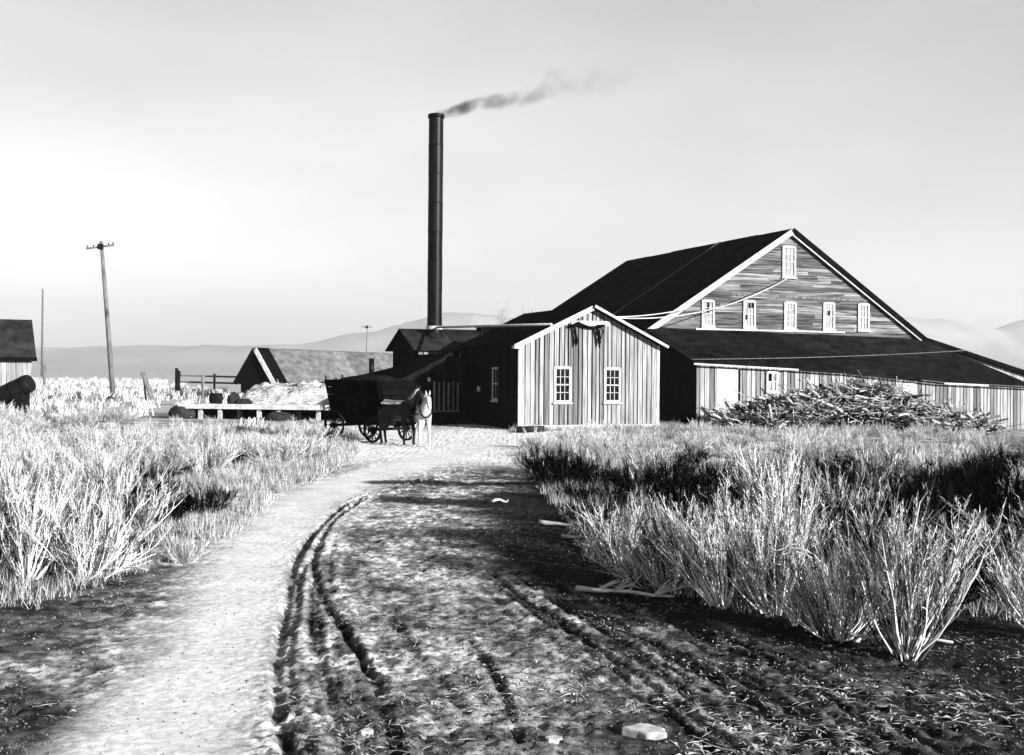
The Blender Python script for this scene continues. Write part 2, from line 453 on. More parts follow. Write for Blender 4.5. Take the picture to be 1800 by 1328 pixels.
# far range and the flat-topped brushy rise
def heightfield(name, m, x0, x1, y0, y1, n, k, fn):
    X, Y = np.meshgrid(np.linspace(x0, x1, n), np.linspace(y0, y1, k))
    Z = fn(X, Y)
    mb = MB()
    mb.v = [tuple(p) for p in np.stack([X, Y, Z], -1).reshape(-1, 3).tolist()]
    mb.f = [(j * n + i, j * n + i + 1, (j + 1) * n + i + 1, (j + 1) * n + i) for j in range(k - 1) for i in range(n - 1)]
    o = mb.build(name, m, smooth=True, fix=False)
    return tag(o, kind='structure')
RX = np.array([-3600, -2565, -2200, -1850, -1400, -1050, -740, -570, -400, -200, -60, 110, 300, 700, 1300, 1800, 1980, 2100, 2280, 2410, 2510, 2565, 2800, 3400])
RH = np.array([70, 88, 100, 112, 112, 125, 185, 225, 272, 296, 275, 262, 240, 215, 230, 285, 282, 262, 240, 214, 252, 268, 300, 250.])
def range_fn(X, Y):
    h = np.interp(X, RX, RH) * np.exp(-((Y - 5500) / 420.0) ** 2)
    return h * (1.02 + 0.14 * (fbm(X * 0.006, Y * 0.006, 4) - 0.5) * 1.6) - 4
heightfield('mountains', M['mount'], -3600, 3400, 4500, 6500, 220, 30, range_fn)
# ------------------------------------------------------------------ the mill: shared building frame
TH = R(21.0)
U = Vector((math.cos(TH), math.sin(TH), 0)); W = Vector((-math.sin(TH), math.cos(TH), 0))
O = Vector((0.28, 45.13, 0))
def loc(a, b, z=0.0): return O + U * a + W * b + Vector((0, 0, z))
def mill(name, label, cat='building'):
    return empty(name, O, TH, label, cat)

def vboards(parent, a0, a1, bface, zbot, ztop, width, mats, thick=0.03, axis='y', holes=(), gap=0.012, dark=0.15, name='board', out=-1):
    """vertical boards from a0 to a1; ztop(a) gives the cut; holes = (h0, h1, z0, z1) openings. out: side the boards stand proud to"""
    a = a0
    while a < a1 - 0.02:
        w = width * random.uniform(0.82, 1.18)
        e = min(a + w, a1)
        if a1 - e < width * 0.4: e = a1
        p, q = a + gap * random.uniform(0.4, 1.3), e - gap * random.uniform(0.4, 1.3)
        t = thick * random.uniform(0.7, 1.3)
        m = mats[0] if random.random() > dark else mats[1]
        spans = [(zbot + random.uniform(-0.03, 0.04), None)]
        hit = [h for h in holes if h[0] < q and h[1] > p]
        segs = []
        if hit:
            h = hit[0]
            segs.append((spans[0][0], h[2], h[2])); segs.append((h[3], ztop(p), ztop(q)))
            for (sp, sq) in ((p, min(q, h[0])), (max(p, h[1]), q)):
                if sq - sp > .015: MB().prism([(sp, h[2] + .002), (sq, h[2] + .002), (sq, h[3] - .002), (sp, h[3] - .002)], axis, bface, bface + out * t).build(name, m, parent)
        else:
            segs.append((spans[0][0], ztop(p), ztop(q)))
        for (z0, zp, zq) in segs:
            if min(zp, zq) - z0 < 0.05: continue
            MB().prism([(p, z0), (q, z0 + random.uniform(-.01, .01)), (q, zq), (p, zp)], axis, bface, bface + out * t).build(name, m, parent)
        a = e

def bar(parent, name, m, p0, p1, w, h):
    """square timber between two points, width w (horizontal), height h"""
    p0, p1 = Vector(p0), Vector(p1)
    d = (p1 - p0).normalized()
    s = d.cross(Vector((0, 0, 1))) if abs(d.z) < 0.95 else d.cross(Vector((1, 0, 0)))
    s.normalize(); t = s.cross(d)
    mb = MB()
    for p in (p0, p1):
        for (i, j) in ((-1, -1), (1, -1), (1, 1), (-1, 1)):
            mb.v.append(tuple(p + s * (i * w / 2) + t * (j * h / 2)))
    mb.f = [(0, 1, 2, 3), (7, 6, 5, 4), (0, 4, 5, 1), (1, 5, 6, 2), (2, 6, 7, 3), (3, 7, 4, 0)]
    return mb.build(name, m, parent)

# --- the small white gabled office
random.seed(3)
small = mill('gabled_shed', 'small whitewashed board shed with two many-paned windows in its gable end')
SW, SE, SP, SD = 6.55, 3.60, 5.17, 7.6
def small_top(a): return SE + (SP - SE) * (1 - abs(a - SW / 2) / (SW / 2)) - 0.04
wins = [(1.60, 2.37, 1.14, 2.63), (3.91, 4.68, 1.14, 2.60)]
MB().prism([(0.05, 0), (SW - .05, 0), (SW - .05, SE - .05), (SW / 2, SP - .1), (0.05, SE - .05)], 'y', 0.09, 0.13).build('inner_wall', M['black'], small)
vboards(small, 0.12, SW - 0.12, 0.085, 0.12, small_top, 0.205, (M['board_v'], M['board_worn']), holes=wins, dark=0.22, gap=.026)
for a in (0.0, SW - 0.13):
    MB().box(a, a + 0.13, 0.03, 0.12, 0.05, SE - 0.02).build('corner_board', M['white'], small)
MB().box(-0.03, SW + 0.03, 0.0, 0.08, -0.1, 0.2).build('skirting', M['white'], small)
vboards(small, 0.14, SD, 0.02, 0.05, lambda b: SE - 0.05, 0.26, (M['darkwood'], M['darkwood']), axis='x', holes=[(2.45, 3.25, 1.15, 2.6)], dark=0.5)  # side boards near-black: the shade on this wall is painted in
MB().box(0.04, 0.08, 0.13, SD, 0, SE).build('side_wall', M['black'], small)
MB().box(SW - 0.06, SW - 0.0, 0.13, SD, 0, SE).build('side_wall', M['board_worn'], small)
MB().prism([(0.0, 0), (SW, 0), (SW, SE), (SW / 2, SP - .05), (0.0, SE)], 'y', SD, SD + 0.05).build('back_wall', M['darkwood'], small)
ov, fo = 0.22, 0.16
k = (SP - SE) / (SW / 2)
MB().slab([(-ov, -fo, SE - k * ov + .06), (SW / 2, -fo, SP + .06), (SW / 2, SD + .2, SP + .06), (-ov, SD + .2, SE - k * ov + .06)], 0.05).build('roof_slope', M['roof'], small)
MB().slab([(SW / 2, -fo - .12, SP + .065), (SW + ov, -fo - .12, SE - k * ov + .065), (SW + ov, SD + .2, SE - k * ov + .065), (SW / 2, SD + .2, SP + .065)], 0.05).build('roof_slope', M['roof'], small)
bar(small, 'rake_board', M['white'], (-ov - .02, -fo - .03, SE - k * ov - .06), (SW / 2, -fo - .03, SP - .05), 0.05, 0.2)
bar(small, 'rake_board', M['white'], (SW / 2 + .01, -fo - .16, SP + .02), (SW + ov + .02, -fo - .16, SE - k * ov + .02), 0.05, 0.11)
MB().box(-0.28, 0.1, -fo - 0.02, 0.1, SE - 0.24, SE - 0.12).build('eave_return', M['white'], small)
MB().box(2.35, 4.15, 0.0, 0.05, 4.36, 4.58).build('gable_board', M['white'], small)
def window(parent, a0, a1, z0, z1, b, cols=3, rows=4, fm=M['white'], fw=0.09, pane_m=M['glass'], sill=True):
    w = empty('window'); w.parent = parent
    fr = MB()
    fr.box(a0 - .01, a0 + fw, b - .05, b + .03, z0, z1).box(a1 - fw, a1 + .01, b - .05, b + .03, z0, z1)
    fr.box(a0 + fw, a1 - fw, b - .05, b + .03, z1 - fw, z1 + .03).box(a0 + fw, a1 - fw, b - .05, b + .03, z0, z0 + fw)
    fr.build('frame', fm, w)
    ia0, ia1, iz0, iz1 = a0 + fw, a1 - fw, z0 + fw, z1 - fw
    pw, ph = (ia1 - ia0) / cols, (iz1 - iz0) / rows
    mt = 0.024
    for i in range(1, cols):
        MB().box(ia0 + pw * i - mt / 2, ia0 + pw * i + mt / 2, b - .025, b + .02, iz0, iz1).build('muntin', fm, w)
    for j in range(1, rows):
        mh = mt if j != rows // 2 else mt * 2.2
        MB().box(ia0, ia1, b - .03, b + .021, iz0 + ph * j - mh / 2, iz0 + ph * j + mh / 2).build('muntin', fm, w)
    for i in range(cols):
        for j in range(rows):
            tl = random.uniform(-.006, .006)
            mb = MB()
            x0, x1, y0, y1 = ia0 + pw * i + mt / 2 + .001, ia0 + pw * (i + 1) - mt / 2 - .001, iz0 + ph * j + mt / 2 + .001, iz0 + ph * (j + 1) - mt / 2 - .001
            mb.v = [(x0, b + .01 + tl, y0), (x1, b + .01 - tl, y0), (x1, b + .01 - tl, y1), (x0, b + .01 + tl, y1)]
            mb.f = [(0, 1, 2, 3)]
            mb.build('pane', pane_m if not callable(pane_m) else pane_m(i, j), w, fix=False)
    if sill:
        MB().box(a0 - .06, a1 + .06, b - .1, b + .02, z0 - .07, z0 - .002).build('sill', fm, w)
    return w
for h in wins: window(small, *h, 0.06)
# window in the shaded side wall, turned to face left
wv = window(small, 2.45, 3.25, 1.15, 2.6, 0.06, cols=2, rows=2)
wv.matrix_local = Matrix.Rotation(R(-90), 4, 'Z') @ Matrix.Scale(-1, 4, (1, 0, 0)) @ Matrix.Translation((0, 0, 0))
MB().lathe([(.05, -.12), (.08, -.05), (.08, .05), (.05, .12)], 10, (-0.10, 4.7, 1.62)).build('pale_spot', M['white'], small)  # white knob added for a small bright spot on the side wall

yoke = empty('ox_yoke', loc(3.05, -0.08, 3.4), TH, 'dark wavy yoke beam with two hanging prongs high on the whitewashed gable', 'yoke')
MB().tube([(-.82, 0, .93), (-.62, 0, .96), (-.42, 0, 1.05), (-.2, 0, .97), (.05, 0, .9), (.3, 0, .89), (.5, 0, .95), (.8, 0, .99)], [.06, .08, .085, .075, .06, .065, .075, .05], 8).build('beam', M['black'], yoke, True)
MB().tube([(-.62, 0, .95), (-.55, -.01, .6), (-.5, -.01, .3), (-.53, 0, .1)], [.06, .06, .075, .03], 8).build('prong', M['black'], yoke, True)
MB().tube([(.42, 0, .92), (.5, -.01, .6), (.56, -.01, .3), (.55, 0, .03)], [.06, .065, .075, .02], 8).build('prong', M['black'], yoke, True)
MB().tube([(.62, 0, .95), (.72, -.01, .75), (.64, -.01, .5), (.57, 0, .35)], [.035, .03, .03, .03], 8).build('prong', M['black'], yoke, True)

# --- the big mill building
big_b = mill('mill_building', 'large gabled mill building with dark roof and weathered clapboard end')
AL, AM, AR, GB, BD = 10.55, 19.17, 28.25, 8.57, 27.8
ZL, ZM, ZR = 4.70, 10.2, 4.42
def gtop(a): return (ZL + (ZM - ZL) * (a - AL) / (AM - AL)) if a < AM else (ZM + (ZR - ZM) * (a - AM) / (AR - AM))
MB().prism([(AL + .05, 0), (AR - .05, 0), (AR - .05, ZR - .1), (AM, ZM - .15), (AL + .05, ZL - .1)], 'y', GB + .05, GB + .1).build('inner_wall', M['black'], big_b)
random.seed(11)
z = 4.3
while z < ZM - 0.1:
    h = random.uniform(0.2, 0.3)
    z1 = min(z + h, ZM - 0.06)
    def aL(zz): return max(AL + .02, AL + (AM - AL) * (zz - ZL) / (ZM - ZL) + .05)
    def aR(zz): return min(AR - .02, AR - (AR - AM) * (zz - ZR) / (ZM - ZR) - .05)
    # each course is two or three boards butted together
    l0, r0, l1, r1 = aL(z), aR(z), aL(z1), aR(z1)
    if r0 - l0 < 0.1: break
    cuts = sorted(random.uniform(l0 + 1.5, r0 - 1.5) for _ in range(2)) if r0 - l0 > 6 else []
    ends = [None] + cuts + [None]
    for i in range(len(ends) - 1):
        pl0, pl1 = (l0, l1) if ends[i] is None else (ends[i] + .01, ends[i] + .01)
        pr0, pr1 = (r0, r1) if ends[i + 1] is None else (ends[i + 1], ends[i + 1])
        if pr0 - pl0 < .1 or pr1 < pl1: 
            pr1 = max(pr1, pl1 + .005)
        t = random.uniform(.02, .035)
        mb = MB()
        mb.v = [(pl0, GB - t - .012, z), (pr0, GB - t - .012, z), (pr1, GB - .012, z1), (pl1, GB - .012, z1),
                (pl0, GB + .04, z), (pr0, GB + .04, z), (pr1, GB + .04, z1), (pl1, GB + .04, z1)]
        mb.f = [(0, 1, 2, 3), (7, 6, 5, 4), (0, 4, 5, 1), (1, 5, 6, 2), (2, 6, 7, 3), (3, 7, 4, 0)]
        mb.build('board', M['board_h'], big_b)
    z = z1 - 0.008
MB().box(AL, AL + .08, GB + .1, BD, 0, ZL).build('side_wall', M['darkwood'], big_b)
MB().box(AR - .08, AR, GB + .1, BD, 0, ZR).build('side_wall', M['darkwood'], big_b)
MB().prism([(AL, 0), (AR, 0), (AR, ZR - .1), (AM, ZM - .15), (AL, ZL - .1)], 'y', BD, BD + .1).build('back_wall', M['darkwood'], big_b)
kl, kr = (ZM - ZL) / (AM - AL), (ZM - ZR) / (AR - AM)
rl = [(AL - .4, ZL - .4 * kl), (AM, ZM)]
nst = 6
for i in range(nst):   # roofing laid in strips up the slope
    t0, t1 = i / nst, (i + 1) / nst
    b0, b1 = GB - .22 + (BD + .5 - GB) * t0, GB - .22 + (BD + .5 - GB) * t1
    e = random.uniform(0, .035)
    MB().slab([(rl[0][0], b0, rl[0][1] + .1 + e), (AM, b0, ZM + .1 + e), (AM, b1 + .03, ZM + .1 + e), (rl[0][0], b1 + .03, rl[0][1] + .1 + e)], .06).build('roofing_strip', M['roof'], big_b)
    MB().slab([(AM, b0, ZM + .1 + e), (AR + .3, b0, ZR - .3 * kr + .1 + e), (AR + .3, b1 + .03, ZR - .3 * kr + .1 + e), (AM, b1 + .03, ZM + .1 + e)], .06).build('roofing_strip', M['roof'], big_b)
bar(big_b, 'seam_batten', M['greywood'], (11.2, 15.6, ZL + kl * (11.2 - AL) + .14), (AM - .05, 15.6, ZM + .14), .07, .05)
bar(big_b, 'rake_board', M['white'], (AL - .42, GB - .27, ZL - .42 * kl - .08), (AM, GB - .27, ZM - .08), .06, .30)
bar(big_b, 'rake_board', M['black'], (AM + .02, GB - .29, ZM + .02), (AR + .3, GB - .29, ZR - .3 * kr + .02), .06, .26)
bar(big_b, 'rake_trim', M['white'], (AM + .05, GB - .235, ZM - .24), (AR - .1, GB - .235, ZR + .1 * kr - .2), .03, .09)
random.seed(5)
def gable_window(a, z0, z1, holes, w=.76):
    hs = set(holes)
    window(big_b, a - w / 2, a + w / 2, z0, z1, GB - .06, cols=3, rows=4, pane_m=lambda i, j: M['black'] if (i, j) in hs else M['boarded'], fw=.1, sill=True)
M['boarded'] = mat('limewashed_panes', 0.16, 0.3, (4, 4, 4), rnd=.25, bump=0)
gable_window(14.05, 4.85, 6.25, [(1, 2), (1, 3)])
gable_window(16.6, 4.85, 6.3, [(1, 3), (2, 3), (0, 1)])
gable_window(19.2, 4.85, 6.3, [])
gable_window(21.75, 4.85, 6.35, [(1, 2)])
gable_window(24.1, 4.85, 6.35, [])
gable_window(19.1, 7.65, 9.35, [], w=.86)
bar(big_b, 'ledge_board', M['white'], (13.3, GB - .1, 4.72), (22.8, GB - .1, 4.72), .05, .08)
bar(big_b, 'ledge_board', M['greywood'], (15.6, GB - .06, 6.62), (24.3, GB - .06, 6.52), .03, .12)
# --- the lean-to along the front of the mill
lean = mill('front_lean_to', 'low lean-to with dark roof and pale board wall behind the wood pile')
LB = 3.60
def eave(a): return float(np.interp(a, [10.1, 18.5, 25, 31.2], [2.86, 2.52, 1.98, 1.76]))
random.seed(21)
vboards(lean, 10.45, 30.9, LB, -0.6, lambda a: eave(a) - .02, 0.25, (M['board_v'], M['board_worn']), dark=.35, thick=.03, gap=.025)
MB().prism([(10.5, -.6), (30.85, -.6), (30.85, 1.7), (25, 1.9), (18.5, 2.45), (10.5, 2.8)], 'y', LB + .01, LB + .05).build('inner_wall', M['black'], lean)
MB().prism([(LB + .05, -.1), (GB + .02, -.1), (GB + .02, 4.6), (LB + .05, 2.85)], 'x', 10.43, 10.48).build('end_wall', M['darkwood'], lean)
stops = [10.1, 13.0, 16.0, 19.0, 22.0, 25.0, 28.0, 31.2]
def ztopL(a): return float(np.interp(a, [10.1, 28.3, 31.2], [4.74, 4.44, 4.44]))
def atop(a): return 10.2 + (28.25 - 10.2) * (a - 10.1) / (31.2 - 10.1)
for i in range(len(stops) - 1):
    a0, a1 = stops[i], stops[i + 1]
    e = random.uniform(0, .03)
    for (f0, f1, nm) in ((0, .5, 0), (.5, 1, 1)):
        def pt(a, f):
            ta = atop(a); zt = float(np.interp(ta, [10.2, 28.3], [4.74, 4.44]))
            return (a + (ta - a) * f, LB - .35 + (GB - .03 - LB + .35) * f, eave(a) + .08 + (zt - eave(a) - .08) * f + e + nm * .004)
        MB().slab([pt(a0, f0), pt(a1 + .02, f0), pt(a1 + .02, f1), pt(a0, f1)], .06).build('roofing_strip', M['roof'] if (f0 == 0 or i < 5) else M['roof'], lean)
for i in range(len(stops) - 1):
    a0, a1 = stops[i], stops[i + 1]
    if i in (0, 1, 5): bar(lean, 'eave_board', M['white'], (a0 + .02, LB - .38, eave(a0) - .02), (a1 - .02, LB - .38, eave(a1) - .02), .05, .08)
    else: bar(lean, 'eave_board', M['darkwood'], (a0 + .02, LB - .38, eave(a0) - .02), (a1 - .02, LB - .38, eave(a1) - .02), .05, .08)
MB().box(11.55, 12.75, LB - .07, LB - .032, 0.1, 2.62).build('door', M['white'], lean)
MB().box(12.78, 12.9, LB - .05, LB - .031, 0.6, 2.6).build('door_gap', M['black'], lean)
window(lean, 14.35, 15.0, 1.5, 2.5, LB - .06, cols=2, rows=2, pane_m=lambda i, j: M['black'] if (i, j) == (0, 1) else M['boarded'])
MB().box(15.35, 15.52, LB - .1, LB - .032, 0.6, 2.58).build('post', M['white'], lean)
random.seed(8)
MB().box(22.6, 23.4, LB - .08, LB - .033, .9, 1.95).build('patch_board', M['white'], lean)

side = mill('side_lean_to', 'low side lean-to sloping down from the right eave of the mill')
MB().slab([(AR - .1, GB - .28, 4.52), (37.0, GB - .28, 2.32), (37.0, BD, 2.32), (AR - .1, BD, 4.52)], .1).build('roof', M['roof'], side)
bar(side, 'rake_board', M['black'], (AR - .1, GB - .32, 4.45), (37.05, GB - .32, 2.25), .05, .24)
vboards(side, AR - .05, 36.8, GB, -.6, lambda a: 4.33 - (a - AR) * .249 - .03, .26, (M['board_v'], M['board_v']), dark=0)
MB().box(36.75, 36.8, GB + .02, BD, -.6, 2.2).build('side_wall', M['greywood'], side)

# --- boiler house, its front shed and low lean-to
boiler = mill('boiler_house', 'dark long boiler house with small gable window under the smokestack')
B0, B1, BA, BE, BZ0, BZ1 = 11.0, 16.0, -1.1, 10.4, 3.55, 4.52
MB().prism([(B0, 0), (B1, 0), (B1, BZ0), ((B0 + B1) / 2, BZ1 - .05), (B0, BZ0)], 'x', BA + .05, BA + .1).build('gable_wall', M['darkwood'], boiler)
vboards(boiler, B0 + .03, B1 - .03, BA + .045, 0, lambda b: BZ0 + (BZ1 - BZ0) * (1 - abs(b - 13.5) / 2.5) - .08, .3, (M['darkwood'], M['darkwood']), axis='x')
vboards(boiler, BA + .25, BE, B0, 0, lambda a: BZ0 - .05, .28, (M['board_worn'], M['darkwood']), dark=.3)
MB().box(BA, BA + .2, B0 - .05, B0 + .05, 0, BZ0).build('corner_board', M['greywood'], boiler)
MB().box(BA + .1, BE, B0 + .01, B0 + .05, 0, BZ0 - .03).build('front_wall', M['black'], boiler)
MB().box(BA, BE, B1 - .05, B1, 0, BZ0).build('back_wall', M['darkwood'], boiler)
ks = (BZ1 - BZ0) / 2.5
for i in range(5):
    a0, a1 = BA - .35 + (BE + .35 - BA) * i / 5, BA - .35 + (BE + .35 - BA) * (i + 1) / 5
    e = random.uniform(0, .035)
    MB().slab([(a0, B0 - .35, BZ0 - .35 * ks + .06 + e), (a1 + .02, B0 - .35, BZ0 - .35 * ks + .06 + e), (a1 + .02, 13.5, BZ1 + .06 + e), (a0, 13.5, BZ1 + .06 + e)], .06).build('roofing_strip', M['roofgrey'], boiler)
    MB().slab([(a0, 13.5, BZ1 + .06 + e), (a1 + .02, 13.5, BZ1 + .06 + e), (a1 + .02, B1 + .35, BZ0 - .35 * ks + .06 + e), (a0, B1 + .35, BZ0 - .35 * ks + .06 + e)], .06).build('roofing_strip', M['roofgrey'], boiler)
wg = window(boiler, 13.0, 13.7, 2.4, 3.1, .0, cols=1, rows=2, fm=M['darkwood'], sill=False)
wg.matrix_local = Matrix.Translation((BA - .02, 0, 0)) @ Matrix.Rotation(R(-90), 4, 'Z') @ Matrix.Scale(-1, 4, (1, 0, 0))
MB().box(-.55, .35, B0 - .12, B0 - .034, 2.35, 2.47).build('shelf', M['white'], boiler)
vent = mill('roof_ventilator', 'flat black ventilator box on the boiler house ridge', 'ventilator')
MB().box(2.95, 4.3, 13.1, 13.9, 4.45, 4.74).build('box', M['black'], vent)
MB().box(2.85, 4.4, 13.0, 14.0, 4.742, 4.82).build('lid', M['black'], vent)

fshed = mill('front_shed', 'black tarred shed with barred opening between boiler house and whitewashed shed')
random.seed(31)
def ftop(a): return 3.2 - (-1.26 - a) * .52 if a < -1.26 else 3.2 - (a + 1.26) * .38
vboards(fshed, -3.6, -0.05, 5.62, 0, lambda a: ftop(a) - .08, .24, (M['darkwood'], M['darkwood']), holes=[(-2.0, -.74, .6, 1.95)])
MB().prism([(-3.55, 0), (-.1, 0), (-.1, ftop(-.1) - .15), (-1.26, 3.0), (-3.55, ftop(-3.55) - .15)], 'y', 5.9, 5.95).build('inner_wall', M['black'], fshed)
MB().slab([(-3.8, 5.4, ftop(-3.8)), (-1.26, 5.4, 3.2), (-1.26, 10.9, 3.2), (-3.8, 10.9, ftop(-3.8))], .08).build('roof_slope', M['roof'], fshed)
MB().slab([(-1.26, 5.4, 3.202), (-.03, 5.4, ftop(-.03)), (-.03, 10.9, ftop(-.03)), (-1.26, 10.9, 3.202)], .08).build('roof_slope', M['roof'], fshed)
MB().box(-3.6, -3.55, 5.65, 10.9, 0, 1.85).build('side_wall', M['darkwood'], fshed)
for i in range(6):
    a = -1.95 + i * .225
    MB().box(a, a + .1, 5.6, 5.66, .6, 1.95 - .06 * (i % 2)).build('slat', M['greywood'], fshed)
MB().box(-2.02, -.72, 5.55, 5.6, .54, .62).build('sill', M['greywood'], fshed)
MB().lathe([(.03, -.1), (.07, -.06), (.07, .06), (.03, .1)], 10, (-2.2, 5.45, 2.02)).build('pale_spot', M['white'], fshed)  # white knob standing in for a bright spot on the shed wall
plinth = MB().box(-3.6, -.2, 5.2, 5.58, -.02, .22).build('doorstep', M['darkwood'], fshed)

low = mill('low_lean_to', 'low dark lean-to with sloping roof against the boiler house gable')
MB().slab([(-3.7, 10.6, 2.05), (-1.12, 10.6, 2.65), (-1.12, 14.5, 2.65), (-3.7, 14.5, 2.05)], .1).build('roof', M['roof'], low)
vboards(low, -3.5, -1.13, 10.9, 0, lambda a: 2.0 + (a + 3.6) * .2, .26, (M['darkwood'], M['darkwood']))
MB().box(-3.55, -3.48, 10.9, 14.3, 0, 2.0).build('side_wall', M['darkwood'], low)
MB().tube([(-3.45, 11.2, 1.9), (-3.45, 11.2, 3.0)], .13, 12).build('stovepipe', M['iron'], low, True)

# --- smokestack
stk = empty('smokestack', loc(.21, 12.6, 0), TH, 'tall black iron smokestack rising from the boiler house roof', 'smokestack')
for i in range(8):
    z0 = 3.6 + i * 1.5; z1 = z0 + 1.5
    r = .385 - .006 * (i % 2)
    MB().lathe([(r, z0), (r, z1)], 28, cap=False).build('section', M['iron'], stk, True)
    if i: MB().lathe([(.387, z0 - .04), (.392, z0 - .03), (.392, z0 + .03), (.387, z0 + .04)], 28).build('joint_band', M['iron'], stk, True)
MB().lathe([(.40, 15.5), (.43, 15.52), (.43, 15.68), (.40, 15.7)], 28).build('rim', M['iron'], stk, True)
MB().lathe([(.52, 3.9), (.5, 4.2), (.41, 4.36)], 28).build('flashing', M['roof'], stk, True)
pipe = empty('steam_pipe', loc(.2, 12.2, 0), TH, 'white level steam pipe from smokestack across the small gable roof', 'pipe')
MB().tube([(0, .05, 4.64), (.6, -6.0, 4.52), (1.2, -12.3, 4.38)], .06, 10).build('pipe', M['white'], pipe, True)
for t_ in (.45, .8): MB().tube([(1.2 * t_, -12.3 * t_, 3.9 + .3 * t_), (1.2 * t_, -12.3 * t_, 4.62 - .24 * t_)], .025, 6).build('bracket', M['iron'], pipe)
MB().lathe([(.43, 4.55), (.43, 4.72)], 28, (0, .4, 0), cap=False).build('collar', M['white'], pipe, True)

# --- cables
def cable(label, p, q, sag, r=.018, m='white'):
    p, q = Vector(p), Vector(q)
    pts = [p.lerp(q, i / 16) - Vector((0, 0, sag * 4 * (i / 16) * (1 - i / 16))) for i in range(17)]
    o = MB().tube([tuple(x - p) for x in pts], r, 5).build('cable', M[m], None, True)
    o.location = p
    return tag(o, label, 'cable')
anchor = loc(4.45, 1.2, 4.82)
ins = empty('insulator_post', anchor - Vector((0, 0, .2)), TH, 'white insulator knob on the right roof slope of the whitewashed shed', 'insulator')
MB().tube([(0, 0, -.1), (0, 0, .2)], .04, 8).build('pin', M['white'], ins)
MB().lathe([(.05, .12), (.09, .16), (.09, .24), (.05, .28)], 10).build('knob', M['white'], ins, True)
cable('pale cable sagging from the insulator to the top window of the mill gable', anchor, loc(19.0, GB - .12, 7.6), .75, .03)
cable('short pale cable from the insulator to the lower left rake of the mill gable', anchor, loc(12.6, GB - .35, 5.75), .12, .028)
cable('thin grey cable strung along the front lean-to roof', loc(10.0, 3.2, 3.05), loc(28.6, 5.6, 3.75), .1, .02, 'greywood')

# ------------------------------------------------------------------ smoke
def smoke():
    L = 13.0
    p0 = loc(.21, 12.6, 15.62); d = Vector((11.0, .6, 2.9)).normalized()
    mb = MB()
    mb.tube([(-.1, 0, 0)] + [(x, 0, 0) for x in np.linspace(0, L, 14)], [.2] + [.42 + .13 * x for x in np.linspace(0, L, 14)], 14)
    m = bpy.data.materials.new('chimney_smoke'); m.use_nodes = True
    n, l = m.node_tree.nodes, m.node_tree.links
    n.clear()
    out = n.new('ShaderNodeOutputMaterial'); pv = n.new('ShaderNodeVolumePrincipled')
    pv.inputs['Color'].default_value = g3(.12)
    tc = n.new('ShaderNodeTexCoord'); sp = n.new('ShaderNodeSeparateXYZ')
    l.new(tc.outputs['Object'], sp.inputs[0])
    def math_(op, a, b=None):
        x = n.new('ShaderNodeMath'); x.operation = op
        for i, v in enumerate((a, b)):
            if v is None: continue
            if isinstance(v, (int, float)): x.inputs[i].default_value = v
            else: l.new(v, x.inputs[i])
        return x.outputs[0]
    X, Y, Z = sp.outputs
    mp = n.new('ShaderNodeMapping'); mp.inputs['Scale'].default_value = (1.0, 1.3, 1.3)
    no = n.new('ShaderNodeTexNoise'); no.inputs['Scale'].default_value = 1.0; no.inputs['Detail'].default_value = 4
    l.new(tc.outputs['Object'], mp.inputs[0]); l.new(mp.outputs[0], no.inputs['Vector'])
    # meander of the axis
    mean = math_('MULTIPLY', math_('SINE', math_('MULTIPLY', X, 1.25)), math_('MULTIPLY', X, .035))
    zz = math_('SUBTRACT', Z, mean)
    rad = math_('SQRT', math_('ADD', math_('MULTIPLY', Y, Y), math_('MULTIPLY', zz, zz)))
    rr = math_('ADD', .28, math_('MULTIPLY', X, .085))
    prof = math_('SUBTRACT', 1.0, math_('DIVIDE', rad, rr))
    lump = math_('MULTIPLY', math_('SUBTRACT', no.outputs['Fac'], .5), 5.0)
    body = math_('MAXIMUM', math_('ADD', math_('MULTIPLY', prof, .9), lump), 0.0)
    body = math_('MULTIPLY', body, math_('GREATER_THAN', prof, 0.0))
    body = math_('MULTIPLY', body, math_('MINIMUM', math_('MULTIPLY', math_('MAXIMUM', prof, 0.0), 3.0), 1.0))
    fall = math_('MULTIPLY', 5.5, math_('POWER', 2.718, math_('MULTIPLY', X, -.46)))
    l.new(math_('MULTIPLY', body, fall), pv.inputs['Density'])
    l.new(pv.outputs[0], out.inputs['Volume'])
    try: m.cycles.volume_step_rate = .35
    except Exception: pass
    o = mb.build('smoke', m)
    o.location = p0
    o.rotation_euler = d.to_track_quat('X', 'Z').to_euler()
    tag(o, 'thin dark smoke drifting right from the smokestack', 'smoke', kind='stuff')
smoke()

# ------------------------------------------------------------------ wagon, horses
def wheel(parent, x, y, r):
    w = empty('wheel'); w.parent = parent; w.location = (x, y, r)
    n = 24
    mb = MB()
    b = []
    for (rr, yy) in ((r, -.03), (r, .03), (r - .07, .03), (r - .07, -.03)):
        b.append(len(mb.v))
        for k in range(n):
            a = 2 * PI * k / n; mb.v.append((rr * math.cos(a), yy, rr * math.sin(a)))
    for i in range(4):
        for k in range(n):
            k2 = (k + 1) % n; j = (i + 1) % 4
            mb.f.append((b[i] + k, b[i] + k2, b[j] + k2, b[j] + k))
    mb.build('rim', M['darkwood'], w)
    for k in range(12):
        a = 2 * PI * k / 12
        MB().tube([(.06 * math.cos(a), 0, .06 * math.sin(a)), ((r - .06) * math.cos(a), 0, (r - .06) * math.sin(a))], .02, 5).build('spoke', M['darkwood'], w)
    MB().tube([(0, -.14, 0), (0, .12, 0)], .08, 10).build('hub', M['darkwood'], w)
random.seed(41)
wag = empty('wagon', (-4.95, 38.2, 0), math.atan2(-.66, .75), 'high dark loaded wagon standing behind two harnessed horses', 'wagon')
